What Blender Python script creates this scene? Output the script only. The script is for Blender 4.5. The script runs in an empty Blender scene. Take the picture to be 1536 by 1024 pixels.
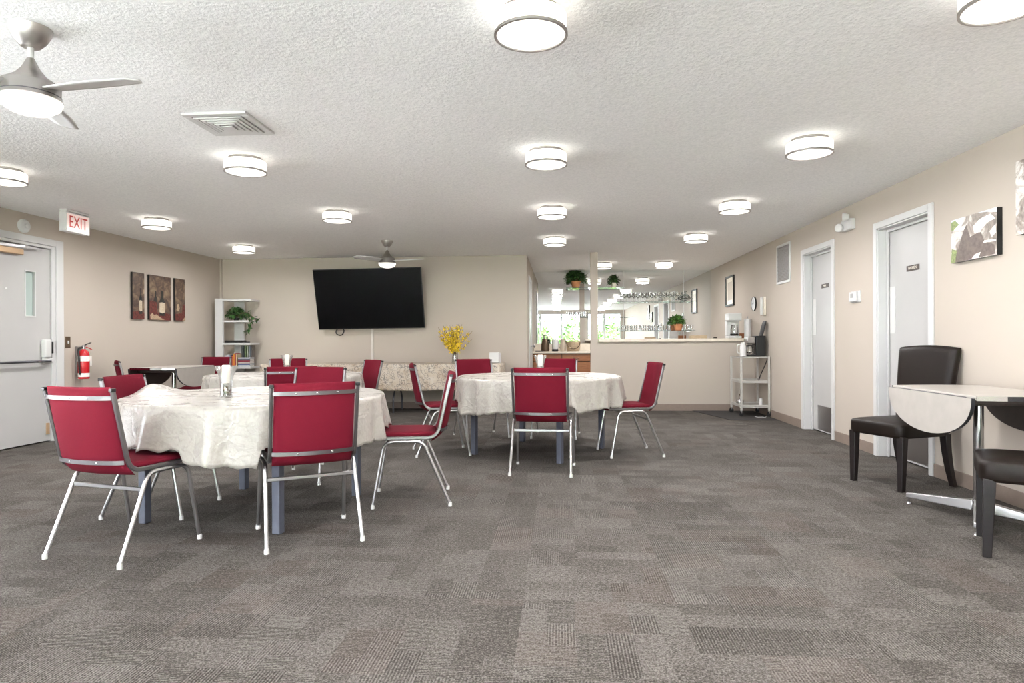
import bpy, bmesh, math, random
from mathutils import Vector, Matrix
random.seed(11)
PI = math.pi
SC = bpy.context.scene
COL = SC.collection

# ------------------------------------------------------------------ materials
class NT:
    def __init__(s, name):
        s.m = bpy.data.materials.new(name); s.m.use_nodes = True
        s.t = s.m.node_tree; s.n = s.t.nodes; s.l = s.t.links
        s.b = s.n['Principled BSDF']; s.out = s.n['Material Output']
    def new(s, t, **k):
        n = s.n.new(t)
        for a, v in k.items(): setattr(n, a, v)
        return n
    def put(s, v, sock):
        if hasattr(v, 'is_output'): s.l.new(v, sock)
        else: sock.default_value = v
    def math(s, op, a, b=0.0, c=0.0):
        n = s.new('ShaderNodeMath', operation=op)
        for i, v in enumerate((a, b, c)): s.put(v, n.inputs[i])
        return n.outputs[0]
    def comb(s, x, y, z=0.0):
        n = s.new('ShaderNodeCombineXYZ')
        for i, v in enumerate((x, y, z)): s.put(v, n.inputs[i])
        return n.outputs[0]
    def white(s, v):
        n = s.new('ShaderNodeTexWhiteNoise', noise_dimensions='3D'); s.l.new(v, n.inputs['Vector']); return n.outputs['Value']
    def pos(s): return s.new('ShaderNodeNewGeometry').outputs['Position']
    def obj(s): return s.new('ShaderNodeTexCoord').outputs['Object']
    def sep(s, v):
        n = s.new('ShaderNodeSeparateXYZ'); s.l.new(v, n.inputs[0]); return n.outputs
    def noise(s, v, scale, detail=2.0, rough=.5, dist=0.0):
        n = s.new('ShaderNodeTexNoise'); s.l.new(v, n.inputs['Vector'])
        n.inputs['Scale'].default_value = scale; n.inputs['Detail'].default_value = detail
        n.inputs['Roughness'].default_value = rough; n.inputs['Distortion'].default_value = dist
        return n.outputs[0]
    def ramp(s, f, stops, mode='LINEAR'):
        n = s.new('ShaderNodeValToRGB'); n.color_ramp.interpolation = mode
        e = n.color_ramp.elements
        while len(e) < len(stops): e.new(.5)
        for i, (p, c) in enumerate(stops):
            e[i].position = p; e[i].color = (c[0], c[1], c[2], 1)
        s.put(f, n.inputs[0]); return n.outputs[0]
    def mix(s, f, a, b, mode='MIX'):
        n = s.new('ShaderNodeMix', data_type='RGBA', blend_type=mode)
        s.put(f, n.inputs[0])
        for v, i in ((a, 6), (b, 7)):
            if isinstance(v, tuple): v = (*v[:3], 1)
            s.put(v, n.inputs[i])
        return n.outputs[2]
    def bump(s, h, strength, dist):
        n = s.new('ShaderNodeBump'); n.inputs['Strength'].default_value = strength; n.inputs['Distance'].default_value = dist
        s.l.new(h, n.inputs['Height']); s.l.new(n.outputs[0], s.b.inputs['Normal'])
    def set(s, **k):
        for a, v in k.items():
            key = a.replace('_', ' ')
            if isinstance(v, tuple) and len(v) == 3: v = (*v, 1)
            s.put(v, s.b.inputs[key])
        return s

def M(name, col, rough=.5, metal=0.0, var=0.0, scale=30.0, **k):
    t = NT(name); t.set(Roughness=rough, Metallic=metal, **k)
    if var:
        f = t.noise(t.obj(), scale, 3)
        t.set(Base_Color=t.ramp(f, [(.3, tuple(c*(1-var) for c in col)), (.7, tuple(min(1, c*(1+var)) for c in col))]))
    else: t.set(Base_Color=col)
    return t.m

def glassy(name, tint=(.95, .97, .96), refl=.12, rough=.02, k=.8):
    t = NT(name)
    tr = t.new('ShaderNodeBsdfTransparent'); tr.inputs[0].default_value = (*tint, 1)
    gl = t.new('ShaderNodeBsdfGlossy'); gl.inputs[0].default_value = (1, 1, 1, 1); gl.inputs['Roughness'].default_value = rough
    lw = t.new('ShaderNodeLayerWeight'); lw.inputs[0].default_value = .35
    f = t.math('MULTIPLY_ADD', lw.outputs['Fresnel'], k, refl*.4)
    mx = t.new('ShaderNodeMixShader'); t.l.new(f, mx.inputs[0]); t.l.new(tr.outputs[0], mx.inputs[1]); t.l.new(gl.outputs[0], mx.inputs[2])
    t.l.new(mx.outputs[0], t.out.inputs[0]); return t.m

def carpet():
    t = NT('carpet_tile'); x, y, z = t.sep(t.pos())
    px = t.math('DIVIDE', t.math('ADD', x, .152), .61); py = t.math('DIVIDE', t.math('SUBTRACT', y, 2.60), .61)
    tx = t.math('FLOOR', px); ty = t.math('FLOOR', py)
    fx = t.math('FRACT', px); fy = t.math('FRACT', py)
    r = t.math('GREATER_THAN', t.white(t.comb(tx, ty, 3.0)), .55)
    lx = t.math('ADD', fx, t.math('MULTIPLY', r, t.math('SUBTRACT', fy, fx)))
    ly = t.math('ADD', fy, t.math('MULTIPLY', r, t.math('SUBTRACT', fx, fy)))
    tid = t.math('ADD', t.math('MULTIPLY', tx, 7.31), t.math('MULTIPLY', ty, 13.77))
    def blocks(rows, cols, seed):
        row = t.math('FLOOR', t.math('MULTIPLY', ly, float(rows)))
        rr = t.white(t.comb(tid, row, seed))
        k = t.math('ADD', 1.3, t.math('MULTIPLY', rr, cols))
        c = t.math('FLOOR', t.math('ADD', t.math('MULTIPLY', lx, k), rr))
        return t.white(t.comb(tid, t.math('ADD', t.math('MULTIPLY', row, 5.3), c), seed+2.0)), t.white(t.comb(tid, t.math('ADD', t.math('MULTIPLY', row, 3.1), c), seed+9.0))
    a, a2 = blocks(6, 3.2, 11.0); b, b2 = blocks(3, 1.8, 23.0)
    tile = t.white(t.comb(tx, ty, 41.0))
    tone = t.math('ADD', t.math('ADD', t.math('ADD', t.math('MULTIPLY', a, .22), t.math('MULTIPLY', b, .17)), t.math('MULTIPLY', tile, .08)), .265)
    # ribbed loops, strength and direction change from block to block
    st = t.math('SINE', t.math('MULTIPLY', lx, 2*PI*58)); st2 = t.math('SINE', t.math('MULTIPLY', ly, 2*PI*58))
    sel = t.math('GREATER_THAN', a2, .80)
    st = t.math('ADD', st, t.math('MULTIPLY', sel, t.math('SUBTRACT', st2, st)))
    amp = t.math('MULTIPLY', t.math('GREATER_THAN', b2, .30), t.math('MULTIPLY_ADD', a2, .18, .14))
    stripe = t.math('MULTIPLY', st, amp)
    sp = t.noise(t.pos(), 150, 2, .8); sp2 = t.noise(t.pos(), 62, 3, .75)
    v = t.math('ADD', tone, stripe)
    v = t.math('ADD', v, t.math('MULTIPLY', t.math('SUBTRACT', sp, .5), 3.0))
    v = t.math('ADD', v, t.math('MULTIPLY', t.math('SUBTRACT', sp2, .5), 1.7))
    c = t.ramp(v, [(0.0, (.038, .033, .028)), (.5, (.089, .080, .072)), (1.0, (.180, .166, .152))])
    c = t.mix(t.math('MULTIPLY', t.math('GREATER_THAN', b2, .86), .09), c, (.135, .085, .068))
    t.set(Base_Color=c, Roughness=.95, Specular_IOR_Level=.1)
    t.bump(t.math('ADD', t.math('MULTIPLY', stripe, 2.0), sp), .6, .004)
    return t.m

def popcorn():
    t = NT('popcorn_ceiling'); p = t.pos()
    n1 = t.noise(p, 62, 3, .6); n2 = t.noise(p, 24, 2, .5)
    h = t.math('ADD', t.math('MULTIPLY', n1, .8), t.math('MULTIPLY', n2, .35))
    t.set(Base_Color=t.ramp(n1, [(.33, (.86, .865, .87)), (.62, (.96, .96, .96))]), Roughness=.95, Specular_IOR_Level=.1)
    t.bump(h, .5, .010); return t.m

def wallpaint(name, c):
    t = NT(name); p = t.pos(); n = t.noise(p, 140, 2); m = t.noise(p, .8, 2)
    t.set(Base_Color=t.ramp(m, [(.3, tuple(v*.97 for v in c)), (.7, tuple(v*1.03 for v in c))]), Roughness=.7, Specular_IOR_Level=.25)
    t.bump(n, .12, .002); return t.m

def fabric(name, c):
    t = NT(name); o = t.obj(); n = t.noise(o, 420, 2, .7); w = t.noise(o, 90, 2)
    t.set(Base_Color=t.mix(t.math('MULTIPLY', n, .6), tuple(v*1.2 for v in c), tuple(v*.65 for v in c)), Roughness=.85,
          Specular_IOR_Level=.12)
    t.bump(n, .25, .002); return t.m

def clothmat():
    t = NT('vinyl_cloth'); o = t.obj(); n = t.noise(o, 7, 4, .6, .8); f = t.noise(o, 60, 3, .6)
    d = t.new('ShaderNodeVectorMath', operation='MULTIPLY_ADD'); nn = t.new('ShaderNodeTexNoise'); nn.inputs['Scale'].default_value = 5
    t.l.new(o, nn.inputs['Vector']); t.l.new(nn.outputs['Color'], d.inputs[0]); d.inputs[1].default_value = (.35, .35, .35); t.l.new(o, d.inputs[2])
    v = t.new('ShaderNodeTexVoronoi', feature='DISTANCE_TO_EDGE'); v.inputs['Scale'].default_value = 7; t.l.new(d.outputs[0], v.inputs['Vector'])
    cr = t.math('MINIMUM', v.outputs['Distance'], .12)
    t.set(Base_Color=t.ramp(f, [(.35, (.365, .340, .305)), (.65, (.415, .390, .355))]), Roughness=t.math('MULTIPLY_ADD', n, .3, .14), Specular_IOR_Level=.5)
    h = t.math('ADD', t.math('MULTIPLY', n, 1.0), t.math('ADD', t.math('MULTIPLY', cr, -1.2), t.math('MULTIPLY', f, .10)))
    t.bump(h, .42, .02); return t.m

def marblecloth():
    t = NT('veined_cloth'); o = t.obj()
    v = t.new('ShaderNodeTexVoronoi', feature='DISTANCE_TO_EDGE'); v.inputs['Scale'].default_value = 7
    d = t.new('ShaderNodeVectorMath', operation='ADD'); nn = t.new('ShaderNodeTexNoise'); nn.inputs['Scale'].default_value = 6
    t.l.new(o, nn.inputs['Vector']); t.l.new(o, d.inputs[0]); t.l.new(nn.outputs['Color'], d.inputs[1]); t.l.new(d.outputs[0], v.inputs['Vector'])
    base = t.ramp(t.noise(o, 7, 4, .7), [(.35, (.46, .36, .26)), (.5, (.58, .50, .40)), (.7, (.64, .58, .50))])
    c = t.mix(t.ramp(v.outputs['Distance'], [(0.0, (.9, .9, .9)), (.075, (0, 0, 0))]), base, (.14, .12, .115))
    t.set(Base_Color=c, Roughness=.45); return t.m

def wood(name, c1, c2, rough=.4):
    t = NT(name); o = t.obj(); s = t.new('ShaderNodeMapping'); s.inputs['Scale'].default_value = (2, 2, 18); t.l.new(o, s.inputs[0])
    t.set(Base_Color=t.ramp(t.noise(s.outputs[0], 3.5, 4, .6, .5), [(.3, c1), (.7, c2)]), Roughness=rough); return t.m

def leather(name, c):
    t = NT(name); o = t.obj(); n = t.noise(o, 120, 3, .6); w = t.noise(o, 5, 2)
    t.set(Base_Color=t.ramp(w, [(.3, tuple(v*.8 for v in c)), (.7, tuple(v*1.25 for v in c))]), Roughness=.42, Specular_IOR_Level=.22); t.bump(n, .12, .002); return t.m

def leafmat(name, c):
    t = NT(name); r = t.new('ShaderNodeObjectInfo'); n = t.noise(t.obj(), 22, 2)
    t.set(Base_Color=t.ramp(n, [(.3, tuple(v*.5 for v in c)), (.7, tuple(v*1.5 for v in c))]), Roughness=.5); return t.m

def brushed(name, c, rough=.3):
    t = NT(name); t.set(Base_Color=c, Metallic=1.0, Roughness=rough); return t.m

def emit(name, c, s, base=(.9, .88, .84)):
    t = NT(name); t.set(Base_Color=base, Roughness=.4, Emission_Color=c, Emission_Strength=s); return t.m

def rockmat():
    t = NT('boulder_print'); o = t.obj(); n = t.noise(o, 9, 6, .65, .8)
    t.set(Base_Color=t.ramp(n, [(.3, (.10, .085, .075)), (.48, (.32, .27, .23)), (.56, (.62, .58, .54)), (.7, (.85, .83, .80))]), Roughness=.45); return t.m

def stillmat():
    t = NT('still_life_print'); o = t.obj(); n = t.noise(o, 9, 4, .6, .7)
    t.set(Base_Color=t.ramp(n, [(.3, (.03, .02, .018)), (.5, (.11, .07, .05)), (.62, (.20, .14, .09)), (.75, (.26, .22, .14))]), Roughness=.45); return t.m

def pebbles_mat():
    t = NT('pebble_mix'); o = t.obj(); v = t.new('ShaderNodeTexVoronoi'); v.inputs['Scale'].default_value = 70; t.l.new(o, v.inputs['Vector'])
    s = t.sep(v.outputs['Color'])
    t.set(Base_Color=t.ramp(s[0], [(0, (.45, .45, .43)), (.25, (.15, .12, .05)), (.45, (.42, .40, .34)), (.58, (.10, .12, .05)), (.75, (.26, .22, .17)), (.88, (.05, .04, .035))], 'CONSTANT'), Roughness=.3)
    return t.m

LAMP = .86; WORLD = 7.0; LAMPW = 10.0; SUN = 180.0
mt = dict(
    carpet=carpet(), ceil=popcorn(), wall=wallpaint('beige_wall_paint', (.487, .431, .372)),
    base=M('rubber_base', (.235, .183, .150), .6, 0, .05), white=M('white_trim_paint', (.60, .598, .59), .4, 0, .02, 4),
    doorw=M('white_door_paint', (.475, .468, .458), .35, 0, .02, 3),
    chrome=M('chrome', (.62, .62, .63), .16, 1.0), steel=brushed('satin_steel', (.40, .385, .385), .34), nickel=brushed('brushed_nickel', (.42, .40, .38), .36),
    frame=brushed('chair_steel', (.55, .545, .55), .30), stripsteel=brushed('strip_steel_dark_reflection', (.15, .145, .147), .4), backsteel=brushed('back_steel_dark_reflection', (.27, .262, .265), .36), darksteel=M('dark_steel', (.10, .10, .11), .4, .8),  # strip and back frame steel: dark reflections put into the base colour
    red=fabric('burgundy_fabric', (.108, .0045, .013)), blackp=M('black_plastic', (.006, .006, .0065), .45), blackg=M('black_gloss', (.0015, .0015, .0018), .3, Specular_IOR_Level=.12), raceway=M('raceway_plastic', (.60, .56, .51), .5),
    cloth=clothmat(), veined=marblecloth(), blue=M('blue_grey_paint', (.105, .115, .15), .45, .1, .06), laminate=M('beige_laminate', (.43, .40, .365), .3, 0, .05, 14),
    under=M('dark_board', (.045, .032, .026), .6, 0, .1), leather=leather('brown_leather', (.010, .0062, .0045)), dleg=wood('espresso_wood', (.005, .003, .003), (.012, .007, .007), .42),
    glass=glassy('clear_glass', (.985, .99, .99), .22, .04, .7), glassedge=M('glass_edge', (.05, .075, .07), .3), pane=glassy('window_glass', (.97, .98, .98), .06), shelfglass=glassy('shelf_glass', (.90, .94, .93), .12, .02, .12),
    fdish=glassy('dish_glass', (.86, .9, .9), .4, .1), frost=M('frosted_glass', (.42, .50, .47), .25), mirror=M('mirror_silver', (.88, .90, .90), .005, 1.0),
    shade=emit('lit_drum', (1.0, .95, .86), LAMP), diff=emit('lit_diffuser', (1.0, .975, .93), .45), fanlamp=emit('lit_fan_bowl', (1.0, .96, .90), .42),
    candle=M('white_wax', (.85, .82, .74), .45, 0, 0, 1, Subsurface_Weight=.2), pebble=pebbles_mat(), wick=M('wick', (.05, .04, .03), .8),
    oak=wood('honey_wood', (.24, .088, .030), (.33, .135, .052), .42), oakd=wood('shadow_wood', (.07, .03, .012), (.10, .045, .02), .6), stone=M('cream_counter', (.72, .64, .54), .3, 0, .06, 20), leaf=leafmat('leaf_green', (.075, .19, .03)),
    leafd=leafmat('leaf_dark_green', (.045, .12, .03)), terra=M('terracotta', (.48, .20, .09), .75, 0, .12, 18), cream=M('cream_ceramic', (.78, .72, .60), .35), soil=M('soil', (.03, .02, .014), .9, 0, .3, 60),
    yellow=leafmat('yellow_blossom', (.80, .60, .035)), twig=M('twig', (.16, .10, .05), .8, 0, .2, 30), redm=M('red_enamel', (.48, .015, .02), .25), label=M('paper_label', (.80, .78, .74), .5, 0, .06, 60),
    bronze=M('bronze_plate', (.16, .11, .07), .4, .6), tan=M('tan_metal', (.50, .34, .20), .4, .3), grillegrey=M('grille_paint', (.40, .375, .36), .5), grey=M('grey_plastic', (.35, .35, .35), .5), lgrey=M('light_grey_plastic', (.62, .62, .60), .45),
    signb=M('brown_sign', (.075, .055, .045), .45), signt=M('sign_lettering', (.80, .74, .66), .5), exitf=M('exit_face', (.86, .72, .68), .4, 0, 0, 1, Emission_Color=(1, .75, .70, 1), Emission_Strength=.12),
    exitr=M('exit_red', (.62, .05, .04), .4), rock=rockmat(), rockd=M('rock_shadow', (.13, .10, .085), .5, 0, .3, 40), rockl=M('rock_light', (.78, .74, .70), .5, 0, .1, 30), sky=M('print_sky', (.62, .68, .74), .5), moss=M('print_green', (.22, .27, .10), .5, 0, .4, 60),
    still=stillmat(), wine=M('painted_bottle', (.02, .022, .02), .4, 0, .4, 40), plabel=M('painted_label', (.50, .42, .31), .5, 0, .15, 80), pred=M('painted_red', (.115, .026, .02), .5, 0, .5, 40), pcream=M('painted_fruit', (.40, .29, .19), .5, 0, .2, 60),
    mat=M('dark_floor_mat', (.035, .032, .031), .95, 0, .25, 90), wicker=M('tan_wicker', (.42, .32, .21), .7, 0, .25, 90), brownj=M('brown_steel', (.13, .09, .06), .3, .7), jug=M('beige_jug', (.46, .39, .31), .4),
    cart=M('white_cart_enamel', (.47, .455, .42), .4, 0, .04), lawn=M('lawn', (.10, .14, .07), .95, 0, .4, 12), hedge=leafmat('hedge_leaf', (.12, .24, .06)), bounce_ground=M('pale_bounce_ground', (.78, .77, .75), .9, 0, .1, 4),
)

# ------------------------------------------------------------------ mesh helpers
class MB:
    def __init__(s): s.v = []; s.f = []; s.mi = []; s.sm = []; s.cur = 0; s.smooth = True
    def add(s, vs, fs):
        o = len(s.v); s.v += [tuple(v) for v in vs]
        for f in fs: s.f.append(tuple(i+o for i in f)); s.mi.append(s.cur); s.sm.append(s.smooth)
        return s
    def mat(s, i): s.cur = i; return s
    def box(s, x0, x1, y0, y1, z0, z1, T=None):
        vs = [Vector(p) for p in ((x0,y0,z0),(x1,y0,z0),(x1,y1,z0),(x0,y1,z0),(x0,y0,z1),(x1,y0,z1),(x1,y1,z1),(x0,y1,z1))]
        if T: vs = [T @ v for v in vs]
        return s.add(vs, [(3,2,1,0),(4,5,6,7),(0,1,5,4),(1,2,6,5),(2,3,7,6),(3,0,4,7)])
    def lathe(s, prof, n=24, c=(0,0,0), T=None, cap=True):
        vs = []
        for r, z in prof:
            for i in range(n):
                a = 2*PI*i/n; vs.append(Vector((c[0]+r*math.cos(a), c[1]+r*math.sin(a), c[2]+z)))
        if T: vs = [T @ v for v in vs]
        fs = []
        for j in range(len(prof)-1):
            for i in range(n): fs.append((j*n+i, j*n+(i+1)%n, (j+1)*n+(i+1)%n, (j+1)*n+i))
        if cap:
            if prof[0][0] > 1e-6: fs.append(tuple(range(n-1, -1, -1)))
            if prof[-1][0] > 1e-6: k = (len(prof)-1)*n; fs.append(tuple(k+i for i in range(n)))
        return s.add(vs, fs)
    def sweep(s, pts, prof, side=None, cap=True):
        pts = [Vector(p) for p in pts]; n = len(prof); vs = []; ref = Vector(side).normalized() if side is not None else None
        prevn = None
        for i, p in enumerate(pts):
            t = (pts[min(i+1, len(pts)-1)]-pts[max(i-1, 0)])
            t = t.normalized() if t.length > 1e-9 else Vector((0,0,1))
            if ref is not None: a = (ref-t*ref.dot(t)).normalized()
            else:
                if prevn is None: prevn = t.orthogonal().normalized()
                a = (prevn-t*prevn.dot(t)).normalized(); prevn = a
            b = t.cross(a)
            k = 1.0
            if 0 < i < len(pts)-1:
                d1 = (p-pts[i-1]); d2 = (pts[i+1]-p)
                if d1.length > 1e-9 and d2.length > 1e-9:
                    c = max(.3, math.cos(d1.angle(d2)/2)); k = 1/c if ref is not None else 1
            for u, w in prof: vs.append(p+a*u+b*w)
        fs = []
        for j in range(len(pts)-1):
            for i in range(n): fs.append((j*n+i, j*n+(i+1)%n, (j+1)*n+(i+1)%n, (j+1)*n+i))
        if cap: fs.append(tuple(range(n-1, -1, -1))); k = (len(pts)-1)*n; fs.append(tuple(k+i for i in range(n)))
        return s.add(vs, fs)
    def tube(s, pts, r, n=10, side=None): return s.sweep(pts, circ(r, n), side)
    def grid(s, fn, nu, nv, closeu=False):
        vs = [fn(i/nu, j/nv) for j in range(nv+1) for i in range(nu if closeu else nu+1)]
        w = nu if closeu else nu+1; fs = []
        for j in range(nv):
            for i in range(nu):
                i2 = (i+1) % w; fs.append((j*w+i, j*w+i2, (j+1)*w+i2, (j+1)*w+i))
        return s.add(vs, fs)
    def pad(s, fn, nu, nv, th, e=8):
        # fn(u,v in -1..1) -> centre, normal ; cushion of half thickness th
        def h(u, v): return th*max(0, 1-abs(u)**e)**.5*max(0, 1-abs(v)**e)**.5
        def sq(i, n): return math.sin((i/n-.5)*PI)
        W = nu+1; vs = []
        for sgn in (1, -1):
            for j in range(nv+1):
                for i in range(nu+1):
                    u, v = sq(i, nu), sq(j, nv); c, nn = fn(u, v); vs.append(Vector(c)+Vector(nn)*h(u, v)*sgn)
        fs = []; K = W*(nv+1)
        for j in range(nv):
            for i in range(nu):
                q = (j*W+i, j*W+i+1, (j+1)*W+i+1, (j+1)*W+i); fs.append(q); fs.append(tuple(K+k for k in reversed(q)))
        s.add(vs, fs); s.weld = True; return s
    def prism(s, poly, d0, d1, axes='xyz'):
        # extrude a 2D polygon (axes[0],axes[1]) along axes[2]
        ix = ['xyz'.index(a) for a in axes]; n = len(poly); vs = []
        for d in (d0, d1):
            for p in poly:
                q = [0, 0, 0]; q[ix[0]] = p[0]; q[ix[1]] = p[1]; q[ix[2]] = d; vs.append(q)
        return s.add(vs, [tuple(range(n-1, -1, -1)), tuple(range(n, 2*n))]+[(i, (i+1)%n, n+(i+1)%n, n+i) for i in range(n)])
    def xf(s, T): s.v = [tuple(T @ Vector(v)) for v in s.v]; return s
    weld = False
    def build(s, name, mats, parent=None, bevel=0.0, loc=None, angle=35, solid=0.0, seg=2):
        me = bpy.data.meshes.new(name); me.from_pydata(s.v, [], s.f); me.update()
        bm = bmesh.new(); bm.from_mesh(me)
        if s.weld: bmesh.ops.remove_doubles(bm, verts=bm.verts, dist=1e-5)
        bmesh.ops.recalc_face_normals(bm, faces=bm.faces); bm.to_mesh(me); bm.free()
        if not isinstance(mats, (list, tuple)): mats = [mats]
        for m in mats: me.materials.append(mt[m] if isinstance(m, str) else m)
        if not s.weld: me.polygons.foreach_set('material_index', s.mi)
        me.polygons.foreach_set('use_smooth', [True]*len(me.polygons)); me.set_sharp_from_angle(angle=math.radians(angle))
        o = bpy.data.objects.new(name, me); COL.objects.link(o)
        if parent: o.parent = parent
        if loc: o.location = loc
        if bevel:
            b = o.modifiers.new('edge', 'BEVEL'); b.width = bevel; b.segments = seg; b.limit_method = 'ANGLE'; b.angle_limit = math.radians(40); b.harden_normals = False
        if solid:
            k = o.modifiers.new('thickness', 'SOLIDIFY'); k.thickness = solid; k.offset = 1
        return o

def circ(r, n=10): return [(r*math.cos(2*PI*i/n), r*math.sin(2*PI*i/n)) for i in range(n)]
def rect(w, h): return [(-w/2,-h/2),(w/2,-h/2),(w/2,h/2),(-w/2,h/2)]
def rrect(w, h, c):
    w, h = w/2, h/2; return [(-w+c,-h),(w-c,-h),(w,-h+c),(w,h-c),(w-c,h),(-w+c,h),(-w,h-c),(-w,-h+c)]
def fillet(pts, r, n=6):
    pts = [Vector(p) for p in pts]; out = [pts[0]]
    for a, b, c in zip(pts, pts[1:], pts[2:]):
        d1 = (a-b).normalized(); d2 = (c-b).normalized(); ang = d1.angle(d2); L = min(r/math.tan(ang/2), (a-b).length*.49, (c-b).length*.49)
        p0, p1 = b+d1*L, b+d2*L
        for i in range(n+1):
            t = i/n; out.append(p0*(1-t)**2+b*2*t*(1-t)+p1*t**2)
    out.append(pts[-1]); return out
def ball(c, r, n=10, k=6, sz=1.0): return [(max(1e-4, r*math.sin(PI*i/k)), -r*math.cos(PI*i/k)*sz) for i in range(k+1)]
def smoothpath(pts, n=6):
    P = [Vector(p) for p in pts]; out = []
    for i in range(len(P)-1):
        p0, p1, p2, p3 = P[max(i-1,0)], P[i], P[i+1], P[min(i+2,len(P)-1)]
        for k in range(n):
            t = k/n; out.append(.5*((2*p1)+(p2-p0)*t+(2*p0-5*p1+4*p2-p3)*t*t+(3*p1-p0-3*p2+p3)*t**3))
    out.append(P[-1]); return out

def tag(o, label, cat, group=None, kind=None):
    o['label'] = label; o['category'] = cat
    if group: o['group'] = group
    if kind: o['kind'] = kind
    return o
def thing(name, label, cat, loc=(0,0,0), rz=0, group=None):
    o = bpy.data.objects.new(name, None); COL.objects.link(o); o.location = loc; o.rotation_euler = (0, 0, rz); o.empty_display_size = .1
    return tag(o, label, cat, group)
def struct(mb, name, mats, parent=None, **k):
    o = mb.build(name, mats, parent, **k); o['kind'] = 'structure'; return o
def dup(root, loc, rz, label, group=None):
    r = root.copy(); COL.objects.link(r); r.location = loc; r.rotation_euler = (0, 0, rz); r['label'] = label
    if group: r['group'] = group
    for ch in list(root.children):
        c = ch.copy(); COL.objects.link(c); c.parent = r
        for g in list(ch.children):
            d = g.copy(); COL.objects.link(d); d.parent = c
    return r
def text(body, size, m, parent, loc, rot, name='lettering', ext=.0008, sx=1.0):
    cu = bpy.data.curves.new(name, 'FONT'); cu.body = body; cu.size = size; cu.align_x = 'CENTER'; cu.align_y = 'CENTER'; cu.extrude = ext
    cu.materials.append(mt[m]); tmp = bpy.data.objects.new('tmp', cu); COL.objects.link(tmp)
    me = bpy.data.meshes.new_from_object(tmp.evaluated_get(bpy.context.evaluated_depsgraph_get())); bpy.data.objects.remove(tmp)
    o = bpy.data.objects.new(name, me); COL.objects.link(o); o.parent = parent; o.location = loc; o.rotation_euler = rot; o.scale = (sx, 1, 1)
    return o

# ------------------------------------------------------------------ the room
XL, XR, YT, YB, YM, YF, CH = -5.37, 2.83, 9.90, 9.68, 12.40, -3.60, 2.348
KX = -.50
def wall_holes(mb, axis, a0, a1, d0, d1, z1, holes):
    # wall running along axis ('x' or 'y') from a0 to a1, thickness d0..d1, rectangular holes (h0,h1,z0,z1)
    def bx(p, q, za, zb):
        if q-p < 1e-6 or zb-za < 1e-6: return
        if axis == 'y': mb.box(d0, d1, p, q, za, zb)
        else: mb.box(p, q, d0, d1, za, zb)
    cur = a0
    for h0, h1, za, zb in sorted(holes):
        bx(cur, h0, 0, z1); bx(h0, h1, 0, za); bx(h0, h1, zb, z1); cur = h1
    bx(cur, a1, 0, z1)
    return mb
struct(MB().box(XL-.2, XR+.2, YF-.15, YM+.15, -.12, 0), 'floor', 'carpet')
struct(MB().box(XL-.2, XR+.2, YF-.15, YM+.15, CH, CH+.12), 'ceiling', 'ceil')
WIN = [(-5.1, -2.0, .05, 2.20), (-1.8, 1.0, .05, 2.20), (1.2, 2.65, .05, 2.20)]
WIN_ADDED = [(-3.2, -.4, .30, 2.20), (.2, 2.9, .30, 2.20)]  # left wall windows added out of view to bring in more light
D1 = (6.957, 7.745); D2 = (5.18, 5.993); DE = (5.44, 6.52)
struct(wall_holes(MB(), 'y', YF-.15, YM+.15, XR, XR+.16, CH, [(D1[0], D1[1], 0, 2.02), (D2[0], D2[1], 0, 2.02)]), 'wall_right', 'wall')
struct(wall_holes(MB(), 'y', YF-.15, YT, XL-.16, XL, CH, WIN_ADDED+[(DE[0], DE[1], 0, 2.06)]), 'wall_left', 'wall')
struct(MB().box(XL-.16, KX, YT, YT+.12, 0, CH), 'wall_back', 'wall')
struct(MB().box(KX-.12, KX, YT+.12, YM, 0, CH), 'wall_kitchen_left', 'wall')
struct(MB().box(KX-.12, XR, YM+.012, YM+.15, 0, CH), 'wall_kitchen_back', 'wall')
struct(wall_holes(MB(), 'x', XL-.16, XR+.16, YF-.15, YF, CH, WIN), 'wall_front', 'wall')
bw = MB().box(.565, XR, YB, YB+.12, 0, 1.012); struct(bw, 'wall_bar', 'wall')
struct(MB().box(.455, .565, YB, YB+.12, 0, CH), 'trim_pillar', 'wall')
# outside doors of the recessed openings get a closed back
struct(MB().box(XR+.16, XR+.2, 5.0, 8.0, 0, CH), 'wall_closet', 'wall')
struct(MB().box(XL-.22, XL-.18, 5.2, 6.8, 0, CH), 'wall_porch', 'wall')
# baseboards
def bb(mb, axis, d, a0, a1, sgn):
    if axis == 'y': mb.box(min(d, d+sgn*.012), max(d, d+sgn*.012), a0, a1, 0, .10)
    else: mb.box(a0, a1, min(d, d+sgn*.012), max(d, d+sgn*.012), 0, .10)
    return mb
m = MB()
for a, b in ((YF, D2[0]-.06), (D2[1]+.06, D1[0]-.06), (D1[1]+.06, YB)): bb(m, 'y', XR, a, b, -1)
struct(m, 'baseboard_right', 'base', bevel=.003)
m = MB()
for a, b in ((YF, DE[0]-.11), (DE[1]+.11, YT)): bb(m, 'y', XL, a, b, 1)
struct(m, 'baseboard_left', 'base', bevel=.003)
struct(bb(MB(), 'x', YT, XL+.012, KX, -1), 'baseboard_back', 'base', bevel=.003)
struct(bb(MB(), 'x', YB, .455, XR-.012, -1), 'baseboard_bar', 'base', bevel=.003)
struct(MB().box(XL, XL+.03, YT-.03, YT, 0, CH), 'trim_corner', 'wall', bevel=.004)
struct(MB().box(.57, 2.66, YB-.035, YB+.33, 1.012, 1.058), 'trim_bar_top', 'stone', bevel=.006)
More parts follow.
